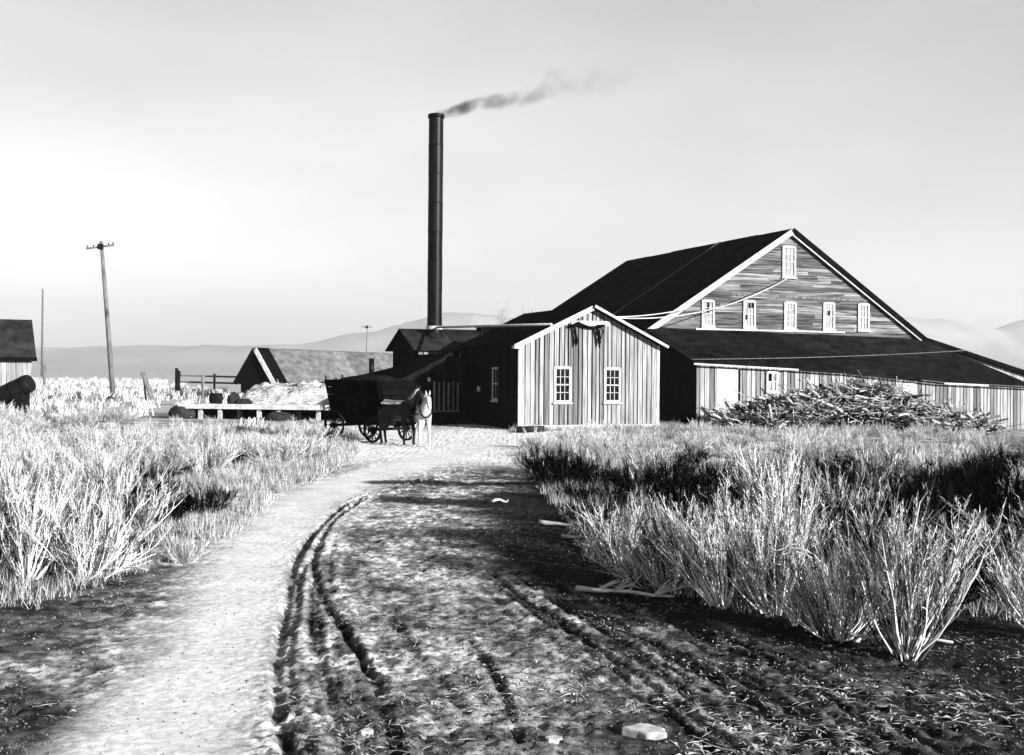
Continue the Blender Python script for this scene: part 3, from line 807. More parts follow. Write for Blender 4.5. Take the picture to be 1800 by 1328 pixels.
for (x, r) in ((-.95, .52), (1.05, .44)):
    for s in (-1, 1): wheel(wag, x, s * .78, r)
    MB().tube([(x, -.78, r), (x, .78, r)], .05, 8).build('axle', M['darkwood'], wag)
MB().box(-1.4, 1.45, -.5, .5, .72, .8).build('bed', M['darkwood'], wag)
MB().box(-1.2, 1.3, -.07, .07, .55, .72).build('reach', M['darkwood'], wag)
for s in (-1, 1):
    for j in range(5):
        z0, z1 = .82 + j * .26, .82 + (j + 1) * .26 - .02
        y0, y1 = .5 + .07 * j, .5 + .07 * (j + 1)
        MB().slab([(-1.4, s * y0, z0), (1.45, s * y0, z0), (1.45, s * y1, z1), (-1.4, s * y1, z1)], .03).build('side_plank', M['black'], wag)
    for x in (-1.3, -.4, .5, 1.35):
        MB().tube([(x, s * .5, .75), (x, s * .9, 2.2 + random.uniform(-.06, .08))], .03, 5).build('stake', M['darkwood'], wag)
for (x, s) in ((-1.42, -1), (1.46, 1)):
    for j in range(5):
        z0, z1 = .82 + j * .26, .82 + (j + 1) * .26 - .02
        MB().box(x - .015, x + .015, -.5 - .07 * j, .5 + .07 * j, z0, z1).build('end_plank', M['black'], wag)
# the heaped load
bm = bmesh.new(); bmesh.ops.create_grid(bm, x_segments=28, y_segments=16, size=1)
for v in bm.verts:
    e = (1 - abs(v.co.x) ** 4) * (1 - abs(v.co.y) ** 3)
    v.co.z = 1.95 + .3 * e + .12 * (float(fbm(np.array(v.co.x * 5 + 9), np.array(v.co.y * 5), 3)) - .5) * e
    v.co.x *= 1.4; v.co.y *= .82
me = bpy.data.meshes.new('load'); bm.to_mesh(me); bm.free()
link('load', me, M['darkwood'], wag)
MB().tube([(1.3, 0, .55), (2.0, -.25, .62), (3.3, -.95, .75)], .045, 8).build('tongue', M['darkwood'], wag)
MB().tube([(-1.5, -.86, 1.05), (-1.5, -.86, 1.3)], .09, 10).build('white_knob', M['white'], wag)  # white cylinder standing in for a bright spot, probably a wheel hub

def horse(name, pos, head, coat, label, s=.87, low=0.0):
    root = empty(name, (pos[0], pos[1], 0), math.atan2(head[1], head[0]), label, 'horse')
    V = [(-.55, 0, 1.27, .26), (-.15, 0, 1.2, .29), (.2, 0, 1.19, .29), (.5, 0, 1.24, .27), (.68, 0, 1.42, .2), (.86, 0, 1.62 - low * .3, .15), (1.02, 0, 1.82 - low, .115),
         (1.14, 0, 1.74 - low, .105), (1.26, 0, 1.55 - low, .08), (1.36, 0, 1.38 - low, .062)]
    E_ = [(i, i + 1) for i in range(9)]
    def chain(start, pts):
        p = start
        for q in pts:
            V.append(q); E_.append((p, len(V) - 1)); p = len(V) - 1
    ph = random.uniform(-.06, .06)
    for sd in (-1, 1):
        f = .07 * sd + ph
        chain(3, [(.5, sd * .15, 1.02, .13), (.48 + f * .5, sd * .16, .82, .085), (.52 + f, sd * .16, .47, .055), (.5 + f, sd * .16, .14, .042), (.54 + f, sd * .16, .03, .055)])
        chain(0, [(-.6, sd * .15, 1.08, .18), (-.5 - f * .3, sd * .16, .82, .12), (-.74 - f, sd * .16, .52, .06), (-.68 - f, sd * .16, .15, .042), (-.63 - f, sd * .16, .03, .055)])
    me = bpy.data.meshes.new('body')
    me.from_pydata([tuple(c * s for c in v[:3]) for v in V], E_, [])
    o = link('body', me, coat, root)
    sk = o.modifiers.new('skin', 'SKIN'); sk.use_smooth_shade = True
    for i, v in enumerate(V):
        d = me.skin_vertices[0].data[i]; d.radius = (v[3] * s * (.85 if i < 4 else 1), v[3] * s); d.use_root = (i == 0)
    ss = o.modifiers.new('sub', 'SUBSURF'); ss.levels = 2; ss.render_levels = 2
    S = lambda p: tuple(c * s for c in p)
    for sd in (-1, 1):
        MB().tube([S((1.0, sd * .06, 1.9 - low)), S((1.01, sd * .07, 2.0 - low)), S((1.0, sd * .075, 2.07 - low))], [.035 * s, .03 * s, .005], 6).build('ear', coat, root)
        MB().lathe([(.008, -.02), (.018, 0), (.008, .02)], 8, S((1.15, sd * .1, 1.74 - low))).build('eye', M['black'], root)
    MB().tube([S((-.8, 0, 1.36)), S((-.93, 0, 1.2)), S((-.97, 0, .8)), S((-.95, 0, .55))], [.05, .06, .05, .015], 7).build('tail', M['horsegrey'] if coat is M['horsewhite'] else M['horsedark'], root, True)
    mn = MB()
    for i in range(9):
        t = i / 8; x = .62 + .4 * t; zc = 1.6 + (.33 - low) * t
        mn.tube([S((x, 0, zc)), S((x - .03, -.09, zc - .05)), S((x - .05, -.15, zc - .2))], [.045 * s, .04 * s, .01], 5)
    mn.build('mane', M['horsegrey'], root)
    # collar and harness straps
    c = MB(); pts = []
    for k_ in range(13):
        a = 2 * PI * k_ / 12
        pts.append(S((.66 - .12 * math.sin(a), .2 * math.cos(a), 1.34 + .26 * math.sin(a))))
    c.tube(pts, .04 * s, 6); c.build('collar', M['leather'], root, True)
    for sd in (-1, 1):
        MB().tube([S((.62, sd * .25, 1.2)), S((0, sd * .31, 1.15)), S((-.7, sd * .28, 1.05))], .018, 5).build('trace', M['leather'], root)
    MB().tube([S((.05, .31, 1.15)), S((.05, .2, 1.45)), S((.05, 0, 1.52)), S((.05, -.2, 1.45)), S((.05, -.31, 1.15))], .02, 5).build('back_strap', M['leather'], root)
    MB().tube([S((1.26, .09, 1.5 - low)), S((1.33, 0, 1.5 - low)), S((1.26, -.09, 1.5 - low))], .012, 5).build('bridle', M['leather'], root)
    return root
random.seed(2)
dh = horse('horse', (-3.72, 35.9), (.74, -.67), M['horsedark'], 'dark harnessed horse with sun highlight painted pale on its back beside the white horse', .96)
sd_ = bmesh.new()
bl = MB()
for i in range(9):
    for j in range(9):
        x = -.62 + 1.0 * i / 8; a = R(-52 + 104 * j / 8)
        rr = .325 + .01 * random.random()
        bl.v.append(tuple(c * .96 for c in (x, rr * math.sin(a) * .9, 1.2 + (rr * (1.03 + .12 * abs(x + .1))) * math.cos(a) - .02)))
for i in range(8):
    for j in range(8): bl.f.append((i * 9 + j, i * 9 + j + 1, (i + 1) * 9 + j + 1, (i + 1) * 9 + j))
bl.build('back_highlight', M['backsheen'], dh, True)  # pale sheet that paints the sun's highlight along the dark back
sd_.free()
wh = horse('horse', (-2.92, 35.5), (.30, -.95), M['horsewhite'], 'white harnessed horse facing out in front of the black shed', .88)

# ------------------------------------------------------------------ platform, heap, yard things at the left
plat = empty('loading_platform', (-12.0, 53.4, 0), R(-6), 'long low timber platform with pale edge plank on short posts', 'platform')
random.seed(51)
for i in range(6):
    x0 = -3.9 + i * 1.3
    MB().box(x0, x0 + 1.28, -.9, .9, .62 + random.uniform(-.02, .02), .70).build('deck_plank', M['palewood'], plat)
for i in range(9):
    x0 = -3.9 + i * .97
    MB().box(x0 - .09, x0 + .09, -.86, -.68, 0, .62).build('post', M['palewood'] if i % 3 else M['darkwood'], plat)
    MB().box(x0 - .09, x0 + .09, .68, .86, 0, .62).build('post', M['darkwood'], plat)
MB().box(-4.0, 4.0, -.98, -.905, .5, .74).build('edge_plank', M['palewood'], plat)
MB().box(-3.95, 3.95, -.3, -.2, 0, .6).build('underdeck_shade', M['black'], plat)  # black sheet under the deck, standing in for the shade between posts
heap = empty('straw_heap', (-10.6, 56.0, 0), 0, 'large pale straw heap rising behind the timber platform', 'heap')
bm = bmesh.new(); bmesh.ops.create_grid(bm, x_segments=60, y_segments=30, size=1)
for v in bm.verts:
    x, y_ = v.co.x, v.co.y
    px = np.interp(x, [-1, -.75, -.62, -.45, 0, .2, .5, .8, 1], [0, .6, 1.3, 1.65, 1.8, 1.7, 1.35, .9, 0])
    hgt = px * (1 - abs(y_) ** 2.2) * (.9 + .75 * (float(fbm(np.array(x * 7 + 3), np.array(y_ * 5), 4)) - .5))
    v.co = (x * 4.6, y_ * 1.5, hgt)
me = bpy.data.meshes.new('mound'); bm.to_mesh(me); bm.free()
me.polygons.foreach_set('use_smooth', [True] * len(me.polygons))
link('mound', me, M['straw'], heap)
mb = MB()
for i in range(700):
    x = random.uniform(-.95, .9); y_ = random.uniform(-.95, .3)
    px = float(np.interp(x, [-1, -.75, -.62, -.45, 0, .2, .5, .8, 1], [0, .6, 1.3, 1.65, 1.8, 1.7, 1.35, .9, 0])) * (1 - abs(y_) ** 2.2) * .97
    p = Vector((x * 4.6, y_ * 1.5, px)); d = Vector((random.gauss(0, 1), random.gauss(0, .5), random.uniform(-.2, .5))).normalized() * random.uniform(.1, .3)
    mb.tube([p - d, p + d * .5], .012, 3, False)
so = mb.build('straw', M['straw'], heap, fix=False); so['kind'] = 'stuff'

def lump(name, p, size, m, label, cat, seed):
    bm = bmesh.new(); bmesh.ops.create_icosphere(bm, subdivisions=3, radius=1)
    random.seed(seed); off = seed * 3.7
    for v in bm.verts:
        k_ = .8 + .5 * (float(fbm(np.array(v.co.x * 1.6 + off), np.array(v.co.y * 1.6 + v.co.z * 1.3), 3)) - .3)
        v.co = (v.co.x * size[0] * k_, v.co.y * size[1] * k_, max(v.co.z * size[2] * k_, -size[2] * .5) + size[2] * .5)
    me = bpy.data.meshes.new(name); bm.to_mesh(me); bm.free()
    me.polygons.foreach_set('use_smooth', [True] * len(me.polygons))
    o = link(name, me, m); o.location = p
    return tag(o, label, cat)
brl = empty('barrel', (-14.3, 53.1, .70), 0, 'dark squat barrel standing on the left end of the timber platform', 'barrel')
MB().lathe([(.24, 0), (.33, .2), (.34, .35), (.28, .55)], 16).build('staves', M['darkwood'], brl, True)
for zz in (.1, .45): MB().lathe([(.315 if zz < .3 else .325, zz - .03), (.32 if zz < .3 else .325, zz + .03)], 16).build('hoop', M['iron'], brl, True)
lump('sack', (-13.45, 53.2, .7), (.35, .3, .42), M['poledark'], 'dark upright sack on the platform against the straw heap', 'sack', 4)
lump('sack', (-12.95, 53.0, .7), (.42, .3, .22), M['poledark'], 'dark slumped low sack on the platform beside the straw heap', 'sack', 9)
lump('coal_pile', (-15.9, 53.2, 0), (.8, .6, .5), M['poledark'], 'low dark coal pile at the left foot of the timber platform', 'coal', 13)
lump('coal_pile', (-10.9, 51.9, 0), (.9, .5, .28), M['poledark'], 'dark coal scatter under the middle of the timber platform', 'coal', 14)

# far shed with steep roof
fs = empty('long_barn', (-20.35, 87.5, 0), R(-16.1), 'long low barn with grey roof and dark steep gable beyond the straw heap', 'building')
BL = 30.0
MB().prism([(-1.4, 0), (1.4, 0), (1.4, 1.7), (0, 3.95), (-1.4, 1.7)], 'y', .0, .08).build('gable_wall', M['black'], fs)
MB().prism([(-1.4, 0), (1.4, 0), (1.4, 1.7), (0, 3.95), (-1.4, 1.7)], 'y', BL - .1, BL).build('back_wall', M['darkwood'], fs)
M['shingle'] = mat('bleached_shingles', 0.05, 0.12, (.9, .9, 3), rnd=.25, bump=.3, rough=1.0, spec=0.0, detail=8)
for s in (-1, 1):
    MB().box(s * 1.37 - .03, s * 1.37 + .03, .1, BL - .1, 0, 1.75).build('side_wall', M['greywood'], fs)
    y0 = -.3
    for i in range(9):
        y1 = 1.9 if i == 0 else min(1.9 + i * (BL - 1.7) / 8, BL + .2)
        e = .012 * (i % 2) + random.uniform(0, .03)
        MB().slab([(s * 1.75, y0, 1.3 + e), (0, y0, 4.08 + e), (0, y1, 4.08 + e), (s * 1.75, y1, 1.3 + e)], .1).build('roofing_strip', M['black'] if i == 0 else M['shingle'], fs)
        y0 = y1 + .01
    bar(fs, 'rake_board', M['palewood'] if s > 0 else M['black'], (s * 1.75, -.34, 1.2), (0.02 * s, -.34, 3.98), .06, .36)

# cabin at the left edge
cb = empty('cabin', (-30.2, 65.3, 0), R(26), 'pale board cabin with dark roof beside the tilted iron tank', 'building')
random.seed(61)
MB().box(-3, 1.45, .02, .1, 0, 2.9).build('inner_wall', M['black'], cb)
vboards(cb, -3, 1.5, 0, 0, lambda a: 2.95, .28, (M['board_v'], M['board_worn']), dark=.35)
MB().box(1.42, 1.5, .1, 5, 0, 2.95).build('end_wall', M['board_worn'], cb)
MB().box(-3, 1.45, 4.95, 5, 0, 2.95).build('back_wall', M['board_worn'], cb)
MB().slab([(-3.2, -.35, 2.95), (1.75, -.35, 2.95), (1.6, 2.5, 5.35), (-3.2, 2.5, 5.35)], .1).build('roof_slope', M['roofgrey'], cb)
MB().slab([(-3.2, 2.5, 5.35), (1.6, 2.5, 5.35), (1.75, 5.35, 2.95), (-3.2, 5.35, 2.95)], .1).build('roof_slope', M['roofgrey'], cb)
MB().prism([(.1, 2.9), (4.95, 2.9), (2.5, 5.2)], 'x', 1.4, 1.46).build('gable_wall', M['board_worn'], cb)
bar(cb, 'eave_board', M['black'], (-3.2, -.36, 2.88), (1.78, -.36, 2.88), .05, .22)
tk = empty('iron_tank', (-26.6, 58.5, 0.1), R(-8), 'dark round iron tank lying tilted on two blocks in the brush', 'tank')
body = MB().lathe([(.05, -1.35), (.42, -1.3), (.5, -1.2), (.5, 1.0), (.46, 1.1), (.44, 1.12)], 20).build('shell', M['iron'], tk, True)
body.rotation_euler = (0, R(66), 0); body.location = (0, 0, 1.05)
for z_ in (-.7, .1, .8):
    bnd = MB().lathe([(.515, z_ - .04), (.515, z_ + .04)], 20).build('band', M['black'], body, True)
for x in (-.6, .5): MB().box(x - .25, x + .25, -.4, .4, -.2, .55 + .35 * (x > 0)).build('block', M['darkwood'], tk)

# poles and posts
def telegraph(name, p, h, lean, label, arm=1.1, r=.13, tilt=8, m='greywood'):
    t = empty(name, p, 0, label, 'pole')
    top = Vector((lean, 0, h))
    MB().tube([(0, 0, -.3), tuple(top * .5), tuple(top)], [r, r * .85, r * .65], 8).build('pole', M[m], t, True)
    if arm:
        c = top * .965; dx = arm * math.cos(R(tilt)); dz_ = arm * math.sin(R(tilt))
        bar(t, 'crossarm', M[m], (c.x - dx, -.14, c.z - dz_), (c.x + dx * .85, -.14, c.z + dz_ * .85), .1, .12)
        for f in (-.9, -.5, .5, .8):
            MB().lathe([(.02, 0), (.05, .06), (.05, .12), (.02, .16)], 8, (c.x + dx * f, -.14, c.z + dz_ * f + .06)).build('insulator', M['darkwood'], t)
        MB().box(c.x - .2, c.x + .2, -.3, -.2, c.z - .2, c.z + .2).build('bracket', M['darkwood'], t)
    return t
telegraph('telegraph_pole', (-29.0, 80, 0), 11.6, -1.0, 'tall leaning telegraph pole with one tilted crossarm', r=.2)
telegraph('telegraph_pole', (-107, 250, 0), 20, 0, 'distant faint bare pole beyond the cabin', arm=0, r=.3)
telegraph('telegraph_pole', (-24.0, 180, 0), 9.6, .2, 'distant thin pole with short crossarm behind the wagon', r=.08, tilt=0, arm=.9)
def bare_tree(p, h, seed, label):
    random.seed(seed)
    t = empty('bare_tree', p, 0, label, 'tree', 'bare trees beyond the boiler house')
    MB().tube([(0, 0, -.3), (.1, 0, h * .3), (.0, .1, h * .6), (.1, 0, h * .9)], [.2, .13, .08, .03], 7).build('trunk', M['twig'], t, True)
    cr = MB()
    for i in range(70):
        z0 = h * random.uniform(.2, .85); L = h * random.uniform(.12, .3); a = random.uniform(0, 2 * PI); up = random.uniform(.8, 2.0)
        dx, dy = math.cos(a) * L / up * .8, math.sin(a) * L / up * .8
        m_ = (dx * .6, dy * .6, z0 + L * .5); e_ = (dx, dy, z0 + L)
        cr.tube([(0.05, 0, z0), m_, e_], [.035, .024, .01], 4)
        for k_ in range(4):
            cr.tube([m_, (m_[0] + random.gauss(0, .5), m_[1] + random.gauss(0, .5), m_[2] + random.uniform(.4, 1.4))], [.018, .008], 3)
    cr.build('crown', M['twig'], t, fix=False)
M['twig'] = mat('grey_twigs', .12, .2, bump=0)
for i, (x, y_, h) in enumerate(((-14.5, 390, 19), (-4.0, 400, 27), (5.5, 395, 25), (10.5, 410, 21))):
    bare_tree((x, y_, 0), h, 300 + i, 'faint bare tree far behind the roofs right of the smokestack')
def post(p, h, w, label, m='greywood', lean=(0, 0), grp=None):
    o = MB().tube([(0, 0, -.2), (lean[0] * .5, lean[1] * .5, h * .5), (lean[0], lean[1], h - .05), (lean[0], lean[1], h)], [w, w * .95, w * .9, w * .5], 7).build('fence_post', M[m])
    o.location = p
    return tag(o, label, 'post', grp)
random.seed(71)
post((-29.0, 95, 0), 2.4, .16, 'stout dark fence post standing by the foot of the leaning telegraph pole', 'darkwood')
post((-46.0, 108, 0), 2.6, .14, 'grey fence post standing alone beyond the iron tank')
post((-26.5, 87, 0), 2.2, .17, 'dark fence post standing between the leaning plank and the steep shed', 'darkwood', (.1, 0))
post((-24.2, 86, 0), 1.9, .12, 'thin grey fence post standing nearest to the steep shed')
rail = empty('fence_rail', (-29.0, 95.6, 0), 0, 'long grey fence of rails and posts on the far side of the brush', 'fence')
for z_ in (1.2, 1.75): bar(rail, 'rail', M['greywood'], (0, 0, z_), (6.4, -1, z_ - .1), .1, .16)
for i in range(3): MB().tube([(3.2 * i, -.5 * i + .12, -.1), (3.2 * i, -.5 * i + .12, 1.95)], .1, 6).build('post', M['greywood'], rail)
pk = empty('leaning_plank', (-22.9, 69.5, 0), 0, 'broad grey plank leaning left in the pale brush before the fence', 'plank')
bar(pk, 'plank', M['greywood'], (.35, 0, -.1), (-.55, .2, 2.15), .42, .1)
bar(pk, 'prop', M['greywood'], (-.5, .9, -.1), (-.45, .15, 1.7), .1, .1)
lump('stump', (-25.6, 70, 0), (.32, .32, .4), M['poledark'], 'dark low stump in the brush left of the leaning plank', 'stump', 21)

# ------------------------------------------------------------------ wood pile
random.seed(81)
wp = empty('wood_pile', (15.6, 49.6, -.2), 0, 'great tangled heap of cut poles and branches before the lean-to', 'wood pile')
HX = [-6.2, -5.0, -3.6, -1.5, .3, 1.8, 3.4, 5.2, 6.2]; HZ = [.1, 1.0, 1.6, 2.05, 2.35, 2.1, 1.3, .65, .1]
def pole_mesh(L, r, n=6, bend=.06):
    pts = [(L * (t - .5), random.uniform(-bend, bend), random.uniform(-bend, bend)) for t in (0, .33, .66, 1)]
    return MB().tube(pts, [r, r * .95, r * .85, r * .7], n).mesh('pole')
pmeshes = []
for i in range(18):
    me = pole_mesh((.7, 1.0, 1.5, 2.0, 2.4, 3.2)[i % 6] * random.uniform(.9, 1.1), (.10, .05, .08, .03, .06, .022)[i % 6] * random.uniform(.85, 1.15), bend=(.03, .06, .05, .14, .08, .2)[i % 6]); me.materials.append(M['polewood'] if i % 3 else M['poledark']); pmeshes.append(me)
def pile_pos(depth=None):
    x = random.uniform(-6, 6)
    y_ = random.uniform(-1.7, 1.7)
    top = float(np.interp(x, HX, HZ)) * (1 - (abs(y_) / 2.0) ** 2.2)
    return x, y_, top * (random.uniform(.7, .97) if depth is None else depth)
for i in range(290):
    x, y_, z_ = pile_pos()
    if random.random() < .55: y_ = -abs(y_)
    o = link('pole', random.choice(pmeshes), None, wp)
    o.location = (x, y_, max(z_, .08))
    slope = (float(np.interp(x + .5, HX, HZ)) - float(np.interp(x - .5, HX, HZ)))
    tilt = R(random.gauss(18, 10)) if random.random() < .78 else R(random.gauss(-16, 12))
    o.rotation_euler = (random.uniform(0, 6), tilt, random.gauss(.2, .6))
core = MB()
for i in range(900):
    x, y_, z_ = pile_pos(random.uniform(.1, .8))
    d = Vector((random.gauss(0, 1), random.gauss(0, .7), random.gauss(0, .4))).normalized() * random.uniform(.4, .9)
    core.tube([(x - d.x, y_ - d.y, max(z_ - d.z, .05)), (x + d.x, y_ + d.y, max(z_ + d.z * .5, .05))], random.uniform(.03, .06), 4)
fine_ = MB()
for i in range(1100):
    x, y_, z_ = pile_pos(random.uniform(.7, 1.0)); y_ = y_ if i % 3 else -abs(y_)
    d = Vector((random.gauss(0, 1), random.gauss(0, .6), random.gauss(-.15, .3))).normalized() * random.uniform(.3, .8)
    fine_.tube([(x - d.x, y_ - d.y, max(z_ - d.z, .05)), (x + random.gauss(0, .05), y_, z_ + random.gauss(0, .04)), (x + d.x, y_ + d.y, max(z_ + d.z, .05))], [.022, .018, .01], 4)
fo2 = fine_.build('small_sticks', M['polewood'], wp, fix=False); fo2['kind'] = 'stuff'
co_ = core.build('inner_poles', M['poledark'], wp, fix=False); co_['kind'] = 'stuff'
lg = MB().tube([(-.9, 0, .14), (0, .03, .16), (.9, 0, .15)], [.13, .15, .13], 9).build('log', M['poledark'], None, True)
lg.location = (10.4, 48.9, 0); lg.rotation_euler = (0, 0, .3); tag(lg, 'short dark log lying at the left end of the wood pile', 'log')
lg2 = MB().tube([(-.55, 0, .13), (.55, 0, .15)], [.13, .13], 9).build('log', M['poledark'], None, True)
lg2.location = (.75, 43.6, 0); lg2.rotation_euler = (0, 0, .2); tag(lg2, 'short dark log on the ground at the whitewashed corner board', 'log')

# ------------------------------------------------------------------ brush
class NB:
    """fast builder for stems: 3-sided tapering tubes and leaf quads"""
    def __init__(self): self.v = []; self.f = []; self.t = []; self.tone = 1.0
    def stem(self, pts, rads, n=3):
        b = len(self.v); m_ = len(pts)
        for i, p in enumerate(pts):
            q0, q1 = pts[max(i - 1, 0)], pts[min(i + 1, m_ - 1)]
            dx, dy, dz_ = q1[0] - q0[0], q1[1] - q0[1], q1[2] - q0[2]
            L = math.sqrt(dx * dx + dy * dy + dz_ * dz_) or 1
            dx /= L; dy /= L; dz_ /= L
            h = math.hypot(dx, dz_) or 1e-6
            sx, sy, sz = dz_ / h, 0.0, -dx / h
            tx, ty, tz = dy * sz - dz_ * sy, dz_ * sx - dx * sz, dx * sy - dy * sx
            r = rads[i]
            for k_ in range(n):
                a = 2 * PI * k_ / n; c, s = math.cos(a) * r, math.sin(a) * r
                self.v.append((p[0] + sx * c + tx * s, p[1] + sy * c + ty * s, p[2] + sz * c + tz * s))
        self.t += [self.tone] * (len(self.v) - len(self.t))
        for i in range(m_ - 1):
            for k_ in range(n):
                k2 = (k_ + 1) % n
                self.f.append((b + i * n + k_, b + i * n + k2, b + (i + 1) * n + k2, b + (i + 1) * n + k_))
    def leaf(self, p, d, w):
        a = random.uniform(0, 2 * PI)
        sx, sy = math.cos(a) * w, math.sin(a) * w
        b = len(self.v)
        self.v += [(p[0] - sx, p[1] - sy, p[2]), (p[0] + sx, p[1] + sy, p[2]), (p[0] + d[0], p[1] + d[1], p[2] + d[2])]
        self.t += [self.tone] * 3
        self.f.append((b, b + 1, b + 2))
    def mesh(self, name, m):
        me = bpy.data.meshes.new(name); me.from_pydata(self.v, [], self.f); me.materials.append(m)
        self.t += [1.0] * (len(self.v) - len(self.t))
        me.attributes.new('tone', 'FLOAT', 'POINT').data.foreach_set('value', self.t)
        return me

def bush_meshes(seed, m, spread=.7, nmain=36, nsub=12, nleaf=8, thick=1.0, foot=.10, bare=.25, soft=False):
    """unit-height brush: wiry stems from a broad foot, forking into tangled twigs with slender leaves"""
    random.seed(seed)
    st, cr = NB(), NB()
    G = random.gauss
    for i in range(nmain):
        az = random.uniform(0, 2 * PI); tl = spread * math.sqrt(random.random())
        L = random.uniform(.45, .9) * (1 - .18 * tl)
        mt_ = random.choice((.05, .12, .5, .9, 1.0, 1.1)); st.tone = mt_
        if soft: mt_ = random.choice((.3, .7, .9, 1.0)); st.tone = mt_
        hx, hy = math.cos(az), math.sin(az)
        b0 = (hx * foot * random.random(), hy * foot * random.random())
        path = []; ox = oy = 0.0
        for t in (0, .25, .5, .75, 1):
            ox += G(0, .016); oy += G(0, .016)
            rr = L * (math.sin(tl) * t ** .8)
            path.append((b0[0] + hx * rr + ox, b0[1] + hy * rr + oy, L * math.cos(tl) * t + G(0, .006)))
        st.stem(path, [.0062 * thick, .0052 * thick, .0045 * thick, .0036 * thick, .002 * thick], 4)
        for j in range(nsub):
            t = random.uniform(bare, 1.0)
            cr.tone = mt_ * random.choice((.06, .35, .9, 1.0, 1.1)) if mt_ > .3 else random.choice((.04, .1, .6))
            if soft: cr.tone = random.choice((.25, .7, .9, 1.0, 1.05))
            ii = min(int(t * 4), 3); f = t * 4 - ii
            p = [path[ii][c] * (1 - f) + path[ii + 1][c] * f for c in range(3)]
            l2 = random.uniform(.12, .38) * (1.2 - .5 * t)
            ta = tl * random.uniform(.2, 1.1) + G(0, .24); a2 = az + G(0, .7)
            d = (math.cos(a2) * math.sin(ta), math.sin(a2) * math.sin(ta), math.cos(ta))
            q = [p[c] + d[c] * l2 * .5 + G(0, .012) for c in range(3)]
            e = [p[c] + d[c] * l2 + G(0, .014) for c in range(3)]
            cr.stem([p, q, e], [.0028 * thick, .0025 * thick, .0012 * thick])
            for k_ in range(nleaf):
                u_ = random.uniform(.2, 1.0)
                pp = [(p[c] * (1 - u_) + e[c] * u_) for c in range(3)]
                ld = random.uniform(.02, .055)
                dd = (d[0] * .6 + G(0, .5), d[1] * .6 + G(0, .5), d[2] * .7 + random.uniform(-.2, .4))
                cr.leaf(pp, tuple(c * ld for c in dd), .0026 * thick)
    return st.mesh('stems', m), cr.mesh('crown', m)
PALE = [bush_meshes(100 + i, M['bushpale'], spread=(.62, .95, .75, 1.05, .6, .85)[i], nmain=(40, 46, 34, 50, 36, 42)[i], nleaf=(7, 6, 10, 6, 8, 9)[i], foot=(.08, .16, .1, .2, .07, .13)[i], bare=(.3, .2, .25, .15, .35, .2)[i]) for i in range(6)]
MID = [bush_meshes(150 + i, M['bush'], spread=(.8, 1.05, .95, 1.15)[i], nmain=30, nsub=12, nleaf=6, thick=2.0, foot=.18, bare=.15) for i in range(4)]
SOFT = [bush_meshes(170 + i, M['bush'], spread=(1.0, 1.2, 1.1, .9)[i], nmain=34, nsub=15, nleaf=13, thick=(1.1, 1.1, 1.5, 1.5)[i], foot=(.2, .28, .24, .18)[i], bare=.1, soft=True) for i in range(4)]
DARK = [bush_meshes(200 + i, M['bushdark'], spread=1.1, nmain=40, nsub=16, nleaf=8, thick=1.8, foot=.22, bare=.05) for i in range(2)]

def place_bush(name, var, x, y_, h, wid, label, cat, group=None, lean=(0, 0)):
    r = empty(name, (x, y_, gz(x, y_) - .03), random.uniform(0, 2 * PI), label, cat, group)
    q = Euler((lean[1], lean[0], 0)).to_quaternion() @ Euler((0, 0, random.uniform(0, 6.28))).to_quaternion()
    r.rotation_euler = q.to_euler()
    r.scale = (h * wid, h * wid, h)
    for nm, me in zip(('stems', 'crown'), var):
        o = bpy.data.objects.new(nm, me); col.objects.link(o); o.parent = r
    return r
random.seed(91)
NEAR = [  # x, y, height, width, lean, label
    (3.50, 9.70, 1.72, .85, (.0, 0), 'tallest pale bush with bare forked base stems beside the wheel tracks'),
    (3.10, 10.35, 1.25, .9, (-.12, 0), 'pale bush crowded between the tallest bush and the bent twig hoop'),
    (2.72, 11.45, 1.62, .85, (-.05, 0), 'tall pale bush rising straight behind the bent twig hoop'),
    (3.62, 11.3, 1.66, .8, (.05, 0), 'tall narrow pale bush directly behind the tallest bush'),
    (2.25, 11.75, 1.40, .9, (-.28, 0), 'pale bush leaning over the fallen bleached branch'),
    (1.80, 12.50, 1.32, 1.0, (-.38, 0), 'pale bush bowed far over the dark road edge'),
    (1.42, 14.0, 1.08, 1.05, (-.15, 0), 'shorter pale bush at the road edge above the two pale sticks'),
    (5.2, 10.4, 1.42, .85, (-.05, 0), 'pale bush cut by the frame across the black shade from the tallest bush'),
    (3.75, 14.6, 1.3, .9, (0, 0), 'pale bush in the second row behind the black shade'),
    (2.9, 13.4, 1.5, 1.0, (-.1, 0), 'broad pale bush in the second row behind the leaning bushes'),
    (-5.62, 12.75, 1.42, 1.0, (.08, 0), 'large pale fan-shaped bush left of the dusty footpath'),
    (-4.98, 12.95, 1.22, 1.0, (.22, 0), 'pale bush leaning towards the dusty footpath beside the fan-shaped bush'),
    (-6.35, 13.6, 1.5, 1.0, (0, 0), 'tall pale bush cut by the frame behind the fan-shaped bush'),
    (-4.15, 14.0, .46, 1.2, (0, 0), 'small low pale bush at the dusty footpath edge'),
    (-5.3, 15.2, 1.2, 1.0, (.1, 0), 'pale bush behind the fan-shaped bush beside the dark scrub'),
]
nb = 0
for (x, y_, h, w, ln, lab) in NEAR:
    place_bush('dry_bush', PALE[nb % 6], x, y_, h, w, lab, 'bush', None, ln); nb += 1
placed = [(b[0], b[1]) for b in NEAR]
def rb(y_): return float(np.interp(y_, [8, 9.5, 10.5, 11.5, 12.5, 14.3, 19.4, 26, 34.5, 39, 44, 46], [4.6, 4.2, 3.7, 2.6, 1.9, 1.35, 1.15, .75, .5, 1.2, 3.0, 8.5]))
